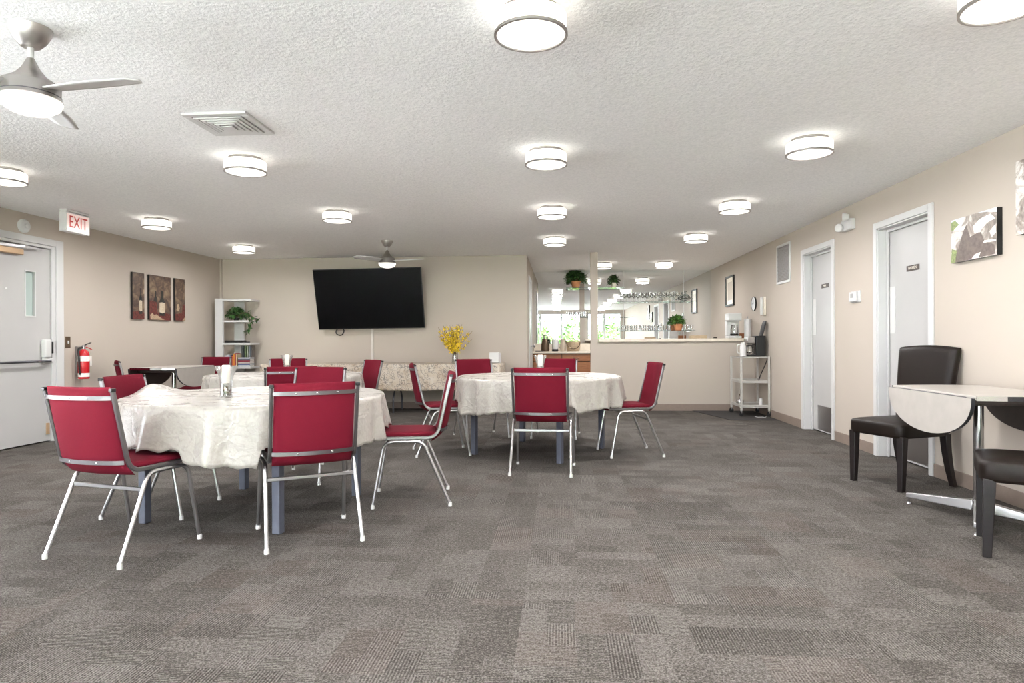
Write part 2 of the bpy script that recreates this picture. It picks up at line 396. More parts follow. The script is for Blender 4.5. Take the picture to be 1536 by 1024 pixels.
# front windows with frames, panes, outside world
def window(i, a, b, z0, z1, T):
    n = 3 if b-a > 2 else 2
    f = MB(); t = .045
    for k in range(n):
        p = a+(b-a)*k/n; q = a+(b-a)*(k+1)/n
        f.box(p, p+t, YF-.10, YF-.03, z0, z1); f.box(q-t, q, YF-.10, YF-.03, z0, z1); f.box(p+t, q-t, YF-.10, YF-.03, z0, z0+t); f.box(p+t, q-t, YF-.10, YF-.03, z1-t, z1)
    w = struct(f.xf(T), 'window_%d' % (i+1), 'white')
    g = MB()
    for k in range(n):
        p = a+(b-a)*k/n; q = a+(b-a)*(k+1)/n; g.box(p+t, q-t, YF-.068, YF-.062, z0+t, z1-t)
    g.xf(T).build('pane', 'pane', w)
for i, q in enumerate(WIN): window(i, *q, Matrix.Identity(4))
for i, (a, b, z0, z1) in enumerate(WIN_ADDED): window(i+3, -b, -a, z0, z1, Matrix(((0,1,0,XL-YF),(-1,0,0,0),(0,0,1,0),(0,0,0,1))))  # the added side windows, none of them in view
struct(MB().box(-22, 14, YF-13, YF-.16, -.16, -.12).box(-22, XL-.23, YF-.16, 9, -.16, -.12), 'ground_added_bounce', 'bounce_ground')  # invented pale paving, a reflector throwing sunlight up onto the ceiling
struct(MB().box(XL-2.2, XR+.2, YF-1.9, YF-.151, CH+.02, CH+.12).box(XL-1.9, XL-.161, YF-.151, 6.0, CH+.02, CH+.12), 'roof_sky_block', 'white')  # added unseen roof: keeps sky and sun from shining straight in
struct(MB().box(-30, 22, YF-40, YF-13.01, -.18, -.13), 'ground_lawn', 'lawn')
def leafblob(mb, c, r, n, size, flat=1.0):
    for _ in range(n):
        d = Vector((random.gauss(0,1), random.gauss(0,1), random.gauss(0,1))).normalized(); k = random.uniform(.55, 1.0)
        p = Vector(c)+Vector((d.x*r[0], d.y*r[1], d.z*r[2]))*k
        a = Vector((random.gauss(0,1), random.gauss(0,1), random.gauss(0,.6))).normalized(); b = a.cross(d).normalized() if a.cross(d).length > .01 else a.orthogonal().normalized()
        s = size*random.uniform(.6, 1.2)
        mb.add([p-a*s, p+b*s*.45, p+a*s, p-b*s*.45], [(0,1,2,3)])
for k, (hx, hl, hr) in enumerate(((-1.25, 'left end of the middle', .9), (.6, 'right end of the middle', .9), (2.5, 'right', .9))):
    h = MB(); leafblob(h, (0, 0, 1.15), (hr, .7, 1.2), 1900, .13)
    tag(h.build('garden_bush', 'hedge', loc=(hx, YF-3.4-.3*k, -.12)), 'green bush outside the %s front window, seen in the bar mirror' % hl, 'bush', 'bushes outside the front windows')

# interior doors on the right wall
def inner_door(idx, y0, y1, word):
    f = MB(); c = .057
    f.box(XR-.018, XR, y0-c, y0, 0, 2.02+c); f.box(XR-.018, XR, y1, y1+c, 0, 2.02+c); f.box(XR-.018, XR, y0, y1, 2.02, 2.02+c)
    f.box(XR-.006, XR+.13, y0, y0+.012, 0, 2.008); f.box(XR-.006, XR+.13, y1-.012, y1, 0, 2.008); f.box(XR-.006, XR+.13, y0+.012, y1-.012, 2.008, 2.02)
    f.box(XR+.065, XR+.085, y1-.03, y1-.012, 0, 2.0); f.box(XR+.065, XR+.085, y0+.012, y1-.03, 1.985, 2.008)
    struct(f, 'trim_%d' % idx, 'white', bevel=.003)
    d = struct(MB().box(XR+.088, XR+.125, y0+.015, y1-.015, .012, 1.985), 'door_%d' % idx, 'doorw', bevel=.002)
    MB().box(XR+.084, XR+.088, y0+.05, y1-.17, .03, .30).build('kick_plate', 'steel', d)
    MB().box(XR+.084, XR+.088, y1-.125, y1-.035, 1.09, 1.50).build('push_plate', 'lgrey', d, bevel=.001)
    hy = y0+.06
    h = MB()
    for k in range(3): h.lathe([(.008, -.05), (.008, .05)], 8, (XR+.086, y0+.014, .3+k*.75))
    h.build('hinge', 'steel', d)
    yc = y0+.405; z = 1.63
    s = thing('restroom_sign', 'small brown door sign reading %s on the %s white door' % (word, 'far' if word == 'MEN' else 'near'), 'sign', (XR+.0875, yc, z))
    MB().box(-.005, 0, -.095, .095, -.0235, .0235).build('plate', 'signb', s, bevel=.0015)
    text(word, .034, 'signt', s, (-.0062, 0, 0), (PI/2, 0, -PI/2), ext=.0006)
inner_door(1, D1[0], D1[1], 'MEN')
inner_door(2, D2[0], D2[1], 'WOMEN')

# exit door in the left wall
f = MB(); c = .10; y0, y1 = DE
f.box(XL, XL+.02, y1, y1+c, 0, 2.06+.07); f.box(XL, XL+.02, y0-c, y0, 0, 2.06+.07); f.box(XL, XL+.02, y0, y1, 2.06, 2.06+.07)
f.box(XL-.10, XL+.006, y1-.05, y1, 0, 2.06); f.box(XL-.10, XL+.006, y0, y0+.05, 0, 2.06); f.box(XL-.10, XL+.006, y0+.05, y1-.05, 2.03, 2.06)
struct(f, 'trim_3', 'white', bevel=.004)
lf = MB(); X1, X0 = XL-.012, XL-.055
for a, b, za, zb in ((y0+.055, 6.15, .015, 2.02), (6.265, y1-.055, .015, 2.02), (6.15, 6.265, .015, 1.315), (6.15, 6.265, 1.765, 2.02)): lf.box(X0, X1, a, b, za, zb)
dx = struct(lf, 'door_3', 'doorw')
m = MB()
for a, b, za, zb in ((6.14, 6.15, 1.305, 1.775), (6.265, 6.275, 1.305, 1.775), (6.15, 6.265, 1.305, 1.315), (6.15, 6.265, 1.765, 1.775)): m.box(X1, X1+.006, a, b, za, zb)
m.build('lite_frame', 'white', dx, bevel=.001)
MB().box(X1-.028, X1-.022, 6.15, 6.265, 1.315, 1.765).build('pane', 'frost', dx)
pb = MB().tube([(X1+.06, y0+.09, .852), (X1+.06, 6.40, .852)], .013).box(X1, X1+.07, y0+.07, y0+.11, .82, .885).build('panic_bar', 'darksteel', dx, bevel=.003)
m = MB().box(X1, X1+.06, 6.335, 6.42, .885, 1.075).box(X1, X1+.045, 6.34, 6.46, .83, .885)
m.build('latch_case', 'lgrey', dx, bevel=.014, seg=3)
MB().box(X1+.01, X1+.05, 6.432, 6.452, .93, 1.05).build('latch_lever', 'blackp', dx, bevel=.004)
MB().box(X1, X1+.06, 5.66, 6.07, 1.915, 1.975).build('door_closer', 'tan', dx, bevel=.008)
MB().sweep(fillet([(X1+.04, 5.75, 1.985), (X1+.11, 6.02, 1.995), (X1+.05, 6.30, 2.0)], .02), rect(.02, .006), (0,0,1)).build('closer_arm', 'steel', dx)
MB().lathe([(.012, 0), (.012, .004), (.006, .006)], 12, T=Matrix.Translation((X1, 5.92, 1.575)) @ Matrix.Rotation(PI/2, 4, 'Y')).build('peephole', 'lgrey', dx)
MB().box(X1, X1+.012, 6.40, 6.44, .08, .20).build('door_stop', 'tan', dx, bevel=.003)

# kitchen side door with knob
m = MB()
for a, b, za, zb in ((10.35, 10.41, 0, 2.08), (11.21, 11.27, 0, 2.08), (10.41, 11.21, 2.02, 2.08)): m.box(KX, KX+.018, a, b, za, zb)
struct(m, 'trim_4', 'white', bevel=.003)
d4 = struct(MB().box(KX, KX+.010, 10.41, 11.21, .01, 2.02), 'door_4', 'doorw')
MB().lathe([(.018, 0), (.010, .01), (.010, .03), (.026, .04), (.028, .055), (.018, .068), (.0001, .07)], 14, T=Matrix.Translation((KX+.010, 11.12, .95)) @ Matrix.Rotation(PI/2, 4, 'Y')).build('door_knob', 'steel', d4)

# ------------------------------------------------------------------ ceiling lights
def ceiling_light(x, y, label, group='drum ceiling lights'):
    global LIGHT0
    loc = (x, y, CH)
    if LIGHT0: return dup(LIGHT0, loc, 0, label, group)
    t = thing('ceiling_light', label, 'ceiling light', loc, 0, group); R = .142
    MB().lathe([(.115, 0), (.115, -.012), (.128, -.02), (.128, -.024)], 40).build('mounting_pan', 'nickel', t)
    MB().lathe([(R-.004, -.024), (R, -.03), (R, -.092)], 48, cap=False).build('drum_shade', 'shade', t)
    MB().lathe([(R-.006, -.096), (R-.03, -.103), (.06, -.108), (.0001, -.109)], 48, cap=False).build('diffuser', 'diff', t)
    MB().lathe([(R-.006, -.090), (R+.004, -.090), (R+.004, -.101), (R-.006, -.101), (R-.006, -.090)], 48, cap=False).build('rim', 'nickel', t)
    LIGHT0 = t; return t
def bulb(x, y, z, p):
    l = bpy.data.lights.new('ceiling_lamp', 'AREA'); l.shape = 'DISK'; l.size = .24; l.energy = p; l.color = (1.0, .985, .985)
    o = bpy.data.objects.new('ceiling_lamp', l); COL.objects.link(o); o.location = (x, y, z)
LIGHT0 = None
for x, y, l in ((-.11, 2.56, 'large drum ceiling light at the top centre, nearest the camera'), (1.62, 2.48, 'drum ceiling light cut off by the top right corner of the photo'),
    (-.09, 4.46, 'drum ceiling light second from the camera in the middle row'), (1.63, 4.36, 'drum ceiling light nearest the camera on the right side before the near white door'),
    (-2.23, 4.46, 'drum ceiling light just beyond the square ceiling vent'), (-.075, 6.36, 'drum ceiling light third from the camera in the middle row'),
    (1.655, 6.27, 'drum ceiling light in the right row level with the emergency lamp'), (-.06, 8.24, 'drum ceiling light in the middle row farthest before the kitchen pass'),
    (1.68, 8.14, 'drum ceiling light farthest along the right row before the bar'), (-4.26, 6.56, 'drum ceiling light beside the hanging exit sign'),
    (-2.23, 6.36, 'drum ceiling light over the space before the television'), (-4.28, 8.50, 'drum ceiling light near the corner above the white bookshelf'),
    (-4.17, 4.58, 'drum ceiling light cut off by the left edge of the photo'), (.735, 11.0, 'drum ceiling light in the kitchen partly hidden by the pillar'),
    (1.74, 11.0, 'drum ceiling light in the kitchen above the glass shelves')):
    ceiling_light(x, y, l); bulb(x, y, CH-.113, LAMPW)
for x in (-4.2, -2.2, -.1, 1.64):
    for y in (.65, -1.25):
        ceiling_light(x, y, 'drum ceiling light of the rows behind the camera, seen only in the bar mirror', 'ceiling lights seen in the mirror'); bulb(x, y, CH-.113, LAMPW)

# ceiling fans
def fan(x, y, rz, label, first=None):
    if first: return dup(first, (x, y, CH), rz, label, 'ceiling fans')
    t = thing('ceiling_fan', label, 'ceiling fan', (x, y, CH), rz, 'ceiling fans')
    MB().lathe([(.078, 0), (.074, -.02), (.056, -.055), (.036, -.078), (.030, -.082), (.0001, -.083)], 32).build('canopy', 'nickel', t)
    MB().lathe([(.012, -.078), (.012, -.16)], 12).build('downrod', 'white', t)
    MB().lathe([(.013, -.125), (.020, -.14), (.034, -.17), (.058, -.20), (.088, -.222), (.104, -.232), (.106, -.236), (.106, -.278), (.110, -.284), (.112, -.296), (.0001, -.296)], 40).build('motor_housing', 'nickel', t)
    MB().lathe([(.108, -.297), (.113, -.303), (.104, -.325), (.075, -.346), (.035, -.357), (.0001, -.359)], 40, cap=False).build('light_bowl', 'fanlamp', t)
    MB().lathe([(.1075, -.277), (.1085, -.279), (.1085, -.283), (.1075, -.285)], 40, cap=False).build('trim_ring', 'darksteel', t)
    for k in range(3):
        T = Matrix.Rotation(2*PI*k/3, 4, 'Z') @ Matrix.Translation((0, 0, -.255)) @ Matrix.Rotation(math.radians(12), 4, 'X')
        def bl(u, v):
            r = .10+u*.41; w = (.045+.02*math.sin(u*PI))*(1 if u < .93 else math.sqrt(max(0.02, 1-((u-.93)/.07)**2)))
            return Vector((r, (v-.5)*2*w, .004*math.sin(u*2)))
        b = MB().grid(bl, 16, 4).xf(T).build('blade', 'white', t, solid=.006)
    return t
fan0 = fan(-2.185, 2.53, math.radians(-6), 'brushed nickel ceiling fan with lit bowl at the upper left, nearest the camera')
fan(-2.24, 8.28, math.radians(-8), 'brushed nickel ceiling fan with lit bowl hanging in front of the television', fan0)

# ceiling vent, exit sign, strobe, emergency light, thermostat, wall grille
t = thing('ceiling_vent', 'square white ceiling vent with concentric louvres', 'vent', (-1.957, 3.72, CH))
def ring(mb, ro, w, z0, z1):
    mb.box(-ro, ro, -ro, -ro+w, z0, z1).box(-ro, ro, ro-w, ro, z0, z1).box(-ro, -ro+w, -ro+w, ro-w, z0, z1).box(ro-w, ro, -ro+w, ro-w, z0, z1)
ring(m := MB(), .19, .04, -.016, 0); m.build('frame', 'white', t, bevel=.003)
for r, z in ((.143, -.018), (.116, -.021), (.089, -.024), (.062, -.027)): ring(m := MB(), r, .019, z-.003, z+.004); m.build('louvre', 'white', t, bevel=.002)
MB().box(-.035, .035, -.035, .035, -.036, -.030).build('centre_plate', 'white', t, bevel=.002)
MB().box(-.149, .149, -.149, .149, -.010, -.002).build('duct_back', 'grey', t)

t = thing('exit_sign', 'white ceiling mounted exit sign with red letters near the left wall', 'sign', (-4.82, 6.11, CH))
MB().box(-.04, .04, -.15, .15, -.025, 0).build('canopy', 'white', t, bevel=.004)
MB().box(-.035, .035, -.16, .16, -.22, -.028).build('housing', 'white', t, bevel=.004)
MB().box(.034, .038, -.15, .15, -.21, -.04).build('face', 'exitf', t)
text('EXIT', .168, 'exitr', t, (.0385, 0, -.125), (PI/2, 0, PI/2), ext=.001, sx=.72)

t = thing('fire_strobe', 'round white wall strobe above the exit door', 'alarm', (XL, 6.11, 2.213))
RX = Matrix.Rotation(PI/2, 4, 'Y'); RXn = Matrix.Rotation(-PI/2, 4, 'Y')
MB().lathe([(.068, 0), (.068, .02), (.056, .034), (.0001, .036)], 28, T=RX).build('body', 'white', t)
MB().lathe([(.022, .034), (.022, .05), (.014, .056), (.0001, .057)], 16, T=RX).build('lens', 'lgrey', t)

t = thing('emergency_light', 'white twin head emergency light high between the two doors', 'emergency light', (XR, 6.53, 2.165))
MB().box(-.055, 0, -.105, .105, -.065, .04).build('case', 'white', t, bevel=.008)
for s in (-1, 1):
    h = MB().lathe([(.024, -.03), (.040, 0), (.042, .022), (.036, .028), (.0001, .030)], 20, T=Matrix.Translation((-.075, s*.065, .055 if s < 0 else -.03)) @ Matrix.Rotation(-PI/2, 4, 'Y') @ Matrix.Rotation(s*.5, 4, 'X')).build('lamp_head', 'lgrey', t)
t = thing('thermostat', 'small white thermostat on the wall between the two doors', 'thermostat', (XR, 6.43, 1.447))
MB().box(-.012, 0, -.115, .075, -.055, .055).build('wall_plate', 'white', t, bevel=.003)
MB().box(-.034, -.012, -.075, .07, -.048, .048).build('housing', 'white', t, bevel=.006)
MB().box(-.0355, -.034, -.02, .035, -.01, .03).build('display', 'grey', t)
t = thing('wall_grille', 'tall white return air grille high on the right wall', 'grille', (XR, 8.42, 2.0))
m = MB(); W, Hh = .245, .25
for a, b, c, d in ((-W, -W+.03, -Hh, Hh), (W-.03, W, -Hh, Hh), (-W+.03, W-.03, -Hh, -Hh+.03), (-W+.03, W-.03, Hh-.03, Hh)): m.box(-.014, 0, a, b, c, d)
m.build('frame', 'white', t, bevel=.002)
m = MB()
for k in range(24):
    z = -Hh+.04+k*(2*Hh-.08)/23; m.box(-.007, .007, -W+.03, W-.03, -.001, .001, Matrix.Translation((-.008, 0, z)) @ Matrix.Rotation(.6, 4, 'Y'))
m.build('louvre_panel', 'grillegrey', t)
MB().box(-.002, 0, -W+.02, W-.02, -Hh+.02, Hh-.02).build('duct_back', 'grey', t)

# ------------------------------------------------------------------ burgundy stacking chairs
def red_chair(label):
    t = thing('stacking_chair', label, 'chair', group='burgundy stacking chairs')
    def back(z): return -.253+(.826-z)*(.075/.346)          # y of the back line at height z
    for sx in (-1, 1):
        x = .212*sx
        p = fillet([(x, back(.826), .826), (x, -.162, .432), (x, .255, .432)], .085, 7)
        fr = MB().sweep(p, rrect(.018, .021, .004), (1,0,0)).build('side_frame', 'backsteel', t)
        MB().box(x-.0105, x+.0105, back(.826)-.0125, back(.826)+.0125, .815, .832).build('end_cap', 'blackp', fr, bevel=.003)
        xt, xf = .226*sx, .236*sx
        rear = fillet([(xf, -.24, .012), (xt, -.072, .412), (xt, .05, .412)], .075, 7)
        front = fillet([(xf, .24, .012), (xt, .168, .412), (xt, .05, .412)], .075, 7)
        for pth, y in ((rear, -.24), (front, .24)):
            l = MB().tube(pth, .0105, 10, (1,0,0)).build('leg', 'frame', t)
            MB().lathe([(.0001, 0), (.013, 0), (.013, .018), (.011, .026)], 10, (xf, y, 0)).build('foot_cap', 'lgrey', l)
    yb = -.24+.335*.42
    MB().sweep([(-.229, yb, .335), (.229, yb, .335)], rrect(.010, .020, .003), (0,1,0)).build('cross_bar', 'frame', t)
    MB().sweep([(-.227, .15, .405), (.227, .15, .405)], rrect(.010, .018, .003), (0,1,0)).build('cross_bar', 'frame', t)
    def bow(x): return .040*(1-(x/.2)**2)
    def bk(u, v):
        z = .408+(v+1)/2*(.838-.408); x = u*.200; return (x, back(z)-bow(x)*(1.0 if z < .6 else 1-.25*(z-.6)/.24)*(1 if z > .5 else 1-.35*(.5-z)/.09)+.004+.035*(max(0, .50-z)/.09)**2, z), (0, -.977, -.21)
    MB().pad(bk, 16, 18, .017).build('backrest', 'red', t, angle=60)
    def st(u, v):
        y = -.158+(v+1)/2*.425; x = u*(.202-.012*(1-(v+1)/2)); z = .448-.022*max(0, v-.55)**1.5*3-.006*(1-u*u)
        return (x, y, z), (0, 0, 1)
    MB().pad(st, 16, 16, .024).build('seat', 'red', t, angle=60)
    yb2 = 0
    for z, sc in ((.787, (-.1, 0, .1)), (.478, (-.085, .085))):
        yy = lambda x: back(z)-bow(x)*(1.0 if z < .6 else .80)+.004-.021
        p = [(-.205, back(z)-.009, z)]+[(x, yy(x), z) for x in [-.18+.03*i for i in range(13)]]+[(.205, back(z)-.009, z)]
        s = MB().sweep(p, rect(.020, .004), (0,0,1)).build('back_strip', 'stripsteel', t)
        for x in sc: MB().lathe([(.0045, -.001), (.0045, .002), (.0001, .004)], 8, T=Matrix.Translation((x, yy(x)-.002, z)) @ Matrix.Rotation(PI/2, 4, 'X')).build('screw', 'chrome', s)
    return t
chairs = [  # centre, heading, label
    (-2.20, 3.124, (.119, .49), 'burgundy steel chair nearest the exit door, its back turned to the camera'),
    (-1.361, 3.407, (-.505, .863), 'burgundy steel chair seen from behind at the near side of the front left table'),
    (-.98, 4.23, (-.98, -.20), 'burgundy steel chair in side view at the right of the front left table'),
    (-2.475, 3.868, (.998, .05), 'burgundy steel chair with its back against the lifted tablecloth of the front left table'),
    (-1.96, 4.85, (-.113, -.994), 'burgundy steel chair facing the camera behind the front left table'),
    (-2.33, 5.46, (-.43, .90), 'burgundy steel chair seen from behind before the far left table, half hidden'),
    (-2.26, 6.90, (-.74, -.67), 'burgundy steel chair right of the far left table, its dark front before the buffet'),
    (-3.20, 7.45, (.44, -.90), 'burgundy steel chair behind the far left table, seen past its candle'),
    (-1.115, 5.99, (.96, .278), 'burgundy steel chair in side view at the left of the middle round table'),
    (-.866, 7.04, (.447, -.894), 'burgundy steel chair facing the camera left of the middle table, below the yellow flowers'),
    (-.14, 5.20, (.067, .998), 'burgundy steel chair seen straight from behind at the middle round table'),
    (-.05, 7.09, (-.10, -.995), 'burgundy steel chair facing the camera behind the middle table, before the kitchen cabinet'),
    (.638, 6.036, (-.98, -.20), 'burgundy steel chair in side view at the right of the middle round table'),
    (-4.745, 8.34, (-.08, -.99), 'burgundy steel chair behind the far drop leaf table, only its back top showing'),
    (-4.83, 7.18, (.775, .632), 'burgundy steel chair seen edge on at the left of the far drop leaf table'),
]
c0 = None
for x, y, h, lab in chairs:
    rz = math.atan2(-h[0], h[1])
    if c0 is None: c0 = red_chair(lab); c0.location = (x, y, 0); c0.rotation_euler = (0, 0, rz)
    else: dup(c0, (x, y, 0), rz, lab)

# ------------------------------------------------------------------ round tables and cloths
TZ = .710
def round_table(cx, cy, ang, R, where, seed, lift=None):
    t = thing('round_table', 'round folding table with blue grey legs under the %s cloth' % where, 'table', (cx, cy, 0), ang, 'round tables')
    MB().lathe([(R-.012, TZ-.03), (R-.005, TZ-.027), (R-.005, TZ-.005), (R-.012, TZ-.003)], 64).build('tabletop', 'laminate', t)
    a = .44
    for k in range(4):
        sx, sy = ((-1,-1),(1,-1),(1,1),(-1,1))[k]
        MB().prism([(sx*a-.024, sy*a-.024), (sx*a+.024, sy*a-.024), (sx*a+.024, sy*a+.024), (sx*a-.024, sy*a+.024)], 0, TZ-.032).build('leg', 'blue', t, bevel=.004)
    m = MB()
    for k in range(4): m.box(-a+.024, a-.024, -a-.012, -a+.012, TZ-.125, TZ-.032, Matrix.Rotation(PI/2*k, 4, 'Z'))
    m.build('apron', 'blue', t, bevel=.003)
    rnd = random.Random(seed); ph = [rnd.uniform(0, 6.28) for _ in range(6)]
    seats = [(Vector((x, y)), Vector(h).normalized()) for x, y, h, _ in chairs]
    NT_, ND = 216, 14
    def fold(th): return .55*math.sin(17*th+ph[0])+.45*math.sin(11*th+ph[1]+.6*math.sin(3*th))+.35*math.sin(27*th+ph[2])
    vs = []; fs = []
    rings = [.0001, .15, .3, .45, .58, .68, R-.03, R-.008, R+.003]
    def lifted(th):
        if not lift: return 0.0
        d = (th-lift[0]+PI) % (2*PI)-PI; return math.exp(-(d/lift[1])**2)
    for r in rings:
        for i in range(NT_):
            th = 2*PI*i/NT_; z = TZ+.003+.0015*math.sin(5*th+9*r+ph[3])*(r/R)
            if r > R-.001: z -= .004
            z += .06*lifted(th)*max(0, (r-.5)/(R-.5))**2
            vs.append((r*math.cos(th), r*math.sin(th), z))
    for j in range(1, ND+1):
        q = j/ND
        for i in range(NT_):
            th = 2*PI*i/NT_; drop = .285+.022*math.sin(2*th+ph[4])+.014*math.sin(5*th+ph[5])+.005*math.sin(44*th)
            fo = fold(th); rr = R+.008+.022*q+fo*.028*q**.75+.006*q*math.sin(41*th+ph[1])
            zb = TZ-drop
            px, py = cx+rr*math.cos(th), cy+rr*math.sin(th)
            for c, h in seats:
                d = Vector((px, py))-c; f = d.dot(h); s = d.x*h.y-d.y*h.x
                if abs(s) < .25 and -.15 < f < .31: zb = max(zb, .485+.01*math.sin(40*th))
            z = TZ+.003-(TZ-zb)*q+.06*lifted(th)*(1-q)
            rr += .012*lifted(th)*(1-q)
            vs.append((rr*math.cos(th), rr*math.sin(th), z))
    for j in range(len(rings)+ND-1):
        for i in range(NT_): fs.append((j*NT_+i, j*NT_+(i+1)%NT_, (j+1)*NT_+(i+1)%NT_, (j+1)*NT_+i))
    o = MB().add(vs, fs).build('tablecloth', 'cloth', loc=(cx, cy, 0), angle=80, solid=.0015)
    tag(o, 'white vinyl tablecloth draped over the %s table' % where, 'tablecloth', 'round tablecloths')
round_table(-1.89, 3.93, math.atan2(-.36, -.52)+PI*.75, .765, 'front left round', 3, (math.radians(172), .20))
round_table(-.197, 6.097, math.atan2(-.194, -.596)+PI*.75, .755, 'middle round', 8)
round_table(-2.80, 6.42, .3, .755, 'far left round', 14)

def candle_set(x, y, where, z0=TZ+.0065):
    h = MB().lathe([(.0001, .0005), (.036, .0005), (.037, .004), (.034, .05), (.035, .095), (.046, .14), (.066, .185), (.064, .185), (.044, .14), (.0325, .095), (.0315, .05), (.0335, .008), (.0001, .007)], 28, cap=False).build('hurricane_vase', 'glass', loc=(x, y, z0))
    tag(h, 'flared clear glass candle vase on the %s table' % where, 'vase', 'glass candle vases')
    p = MB()
    rnd = random.Random(int(x*100))
    for k in range(95):
        a = rnd.uniform(0, 6.28); r = .0235*math.sqrt(rnd.random()); zz = .012+.072*rnd.random()
        
        q = rnd.uniform(.0055, .0085); p.lathe(ball(0, q, sz=.8), 6, (r*math.cos(a), r*math.sin(a), zz))
    tag(p.build('pebbles', 'pebble', loc=(x, y, z0)), 'mixed small pebbles filling the candle vase on the %s table' % where, 'pebbles', 'pebbles in the candle vases', 'stuff')
    c = thing('pillar_candle', 'white pillar candle standing in the glass vase on the %s table' % where, 'candle', (x, y, z0+.082), 0, 'pillar candles')
    MB().lathe([(.0225, 0), (.0235, .004), (.0235, .102), (.020, .108), (.008, .104), (.0001, .104)], 20).build('wax', 'candle', c)
    MB().tube([(0, 0, .100), (.001, 0, .112), (.004, 0, .118)], .0012, 6).build('wick', 'wick', c)
candle_set(-1.987, 3.72, 'front left round')
candle_set(-2.87, 6.62, 'far left round')
candle_set(-.19, 6.22, 'middle round')

# ------------------------------------------------------------------ drop leaf tables
def drop_table(x, y, label, first=None):
    if first: return dup(first, (x, y, 0), 0, label, 'drop leaf tables')
    t = thing('drop_leaf_table', label, 'table', (x, y, 0), 0, 'drop leaf tables'); Z = .745; w, L = .27, .425
    poly = [(-w, -L), (-w*.5, -L-.028), (0, -L-.037), (w*.5, -L-.028), (w, -L), (w, L), (w*.5, L+.028), (0, L+.037), (-w*.5, L+.028), (-w, L)]
    MB().prism(poly, Z-.022, Z).build('tabletop', 'laminate', t, bevel=.003)
    p2 = [(a*1.002+.002*(1 if a > 0 else -1 if a < 0 else 0), b*1.004) for a, b in poly]
    m = MB()
    for k in range(10):
        a, b = p2[k], p2[(k+1) % 10]
        if abs(a[0]-b[0]) < .01 and abs(a[0]) > w*.9: continue
        m.sweep([(a[0], a[1], Z-.012), (b[0], b[1], Z-.012)], rect(.004, .024), (b[1]-a[1], a[0]-b[0], 0))
    m.build('metal_edge', 'chrome', t)
    for s in (-1, 1):
        N = 22; arc = [(L*math.cos(PI*k/N), -.232*math.sin(PI*k/N)**.85) for k in range(N+1)]
        lf = MB(); x0 = s*(w+.006); x1 = s*(w+.026)
        n = len(arc)
        vo = [(x1, a, Z-.012+b) for a, b in arc]; vi = [(x0, a, Z-.012+b) for a, b in arc]
        lf.mat(0).add(vo, [tuple(range(n))]); lf.mat(1).add(vi, [tuple(range(n))])
        lf.mat(2).add(vo+vi, [(i, i+1, n+i+1, n+i) for i in range(n-1)]+[(n-1, 0, n, 2*n-1)])
        lf.build('drop_leaf', ['laminate', 'under', 'darksteel'], t)
        MB().tube([(s*(w+.003), -L*.8, Z-.016), (s*(w+.003), L*.8, Z-.016)], .006, 8).build('hinge', 'darksteel', t)
    m = MB().box(-.22, .22, -.30, .30, Z-.062, Z-.022).box(-.24, .24, -.35, -.31, Z-.05, Z-.022).box(-.24, .24, .31, .35, Z-.05, Z-.022)
    m.build('apron', 'under', t, bevel=.004)
    MB().lathe([(.05, Z-.075), (.05, Z-.062), (.026, Z-.08), (.026, .11), (.034, .10), (.034, .05)], 24).build('post', 'chrome', t)
    for sx in (-1, 1):
        for sy in (-1, 1):
            d = Vector((sx*.225, sy*.345, 0)); n = Vector((-d.y, d.x, 0)).normalized()
            vs = []
            for q, hw, z0, z1 in ((.06, .026, .042, .105), (1.0, .014, .038, .066)):
                c = d*q; vs += [c-n*hw+Vector((0,0,z0)), c+n*hw+Vector((0,0,z0)), c+n*hw*.8+Vector((0,0,z1)), c-n*hw*.8+Vector((0,0,z1))]
            a = MB().add(vs, [(0,1,2,3),(7,6,5,4),(0,4,5,1),(1,5,6,2),(2,6,7,3),(3,7,4,0)]).build('base_arm', 'frame', t, bevel=.004)
            MB().lathe([(.0001, 0), (.017, 0), (.015, .008), (.006, .012), (.006, .04)], 12, (d.x*.97, d.y*.97, 0)).build('glide', 'chrome', a)
    return t
dt = drop_table(2.425, 3.95, 'drop leaf table with beige top and chrome pedestal by the right wall, one leaf hanging')
drop_table(-4.715, 7.59, 'drop leaf table with dark underside by the left wall below the triptych', dt)

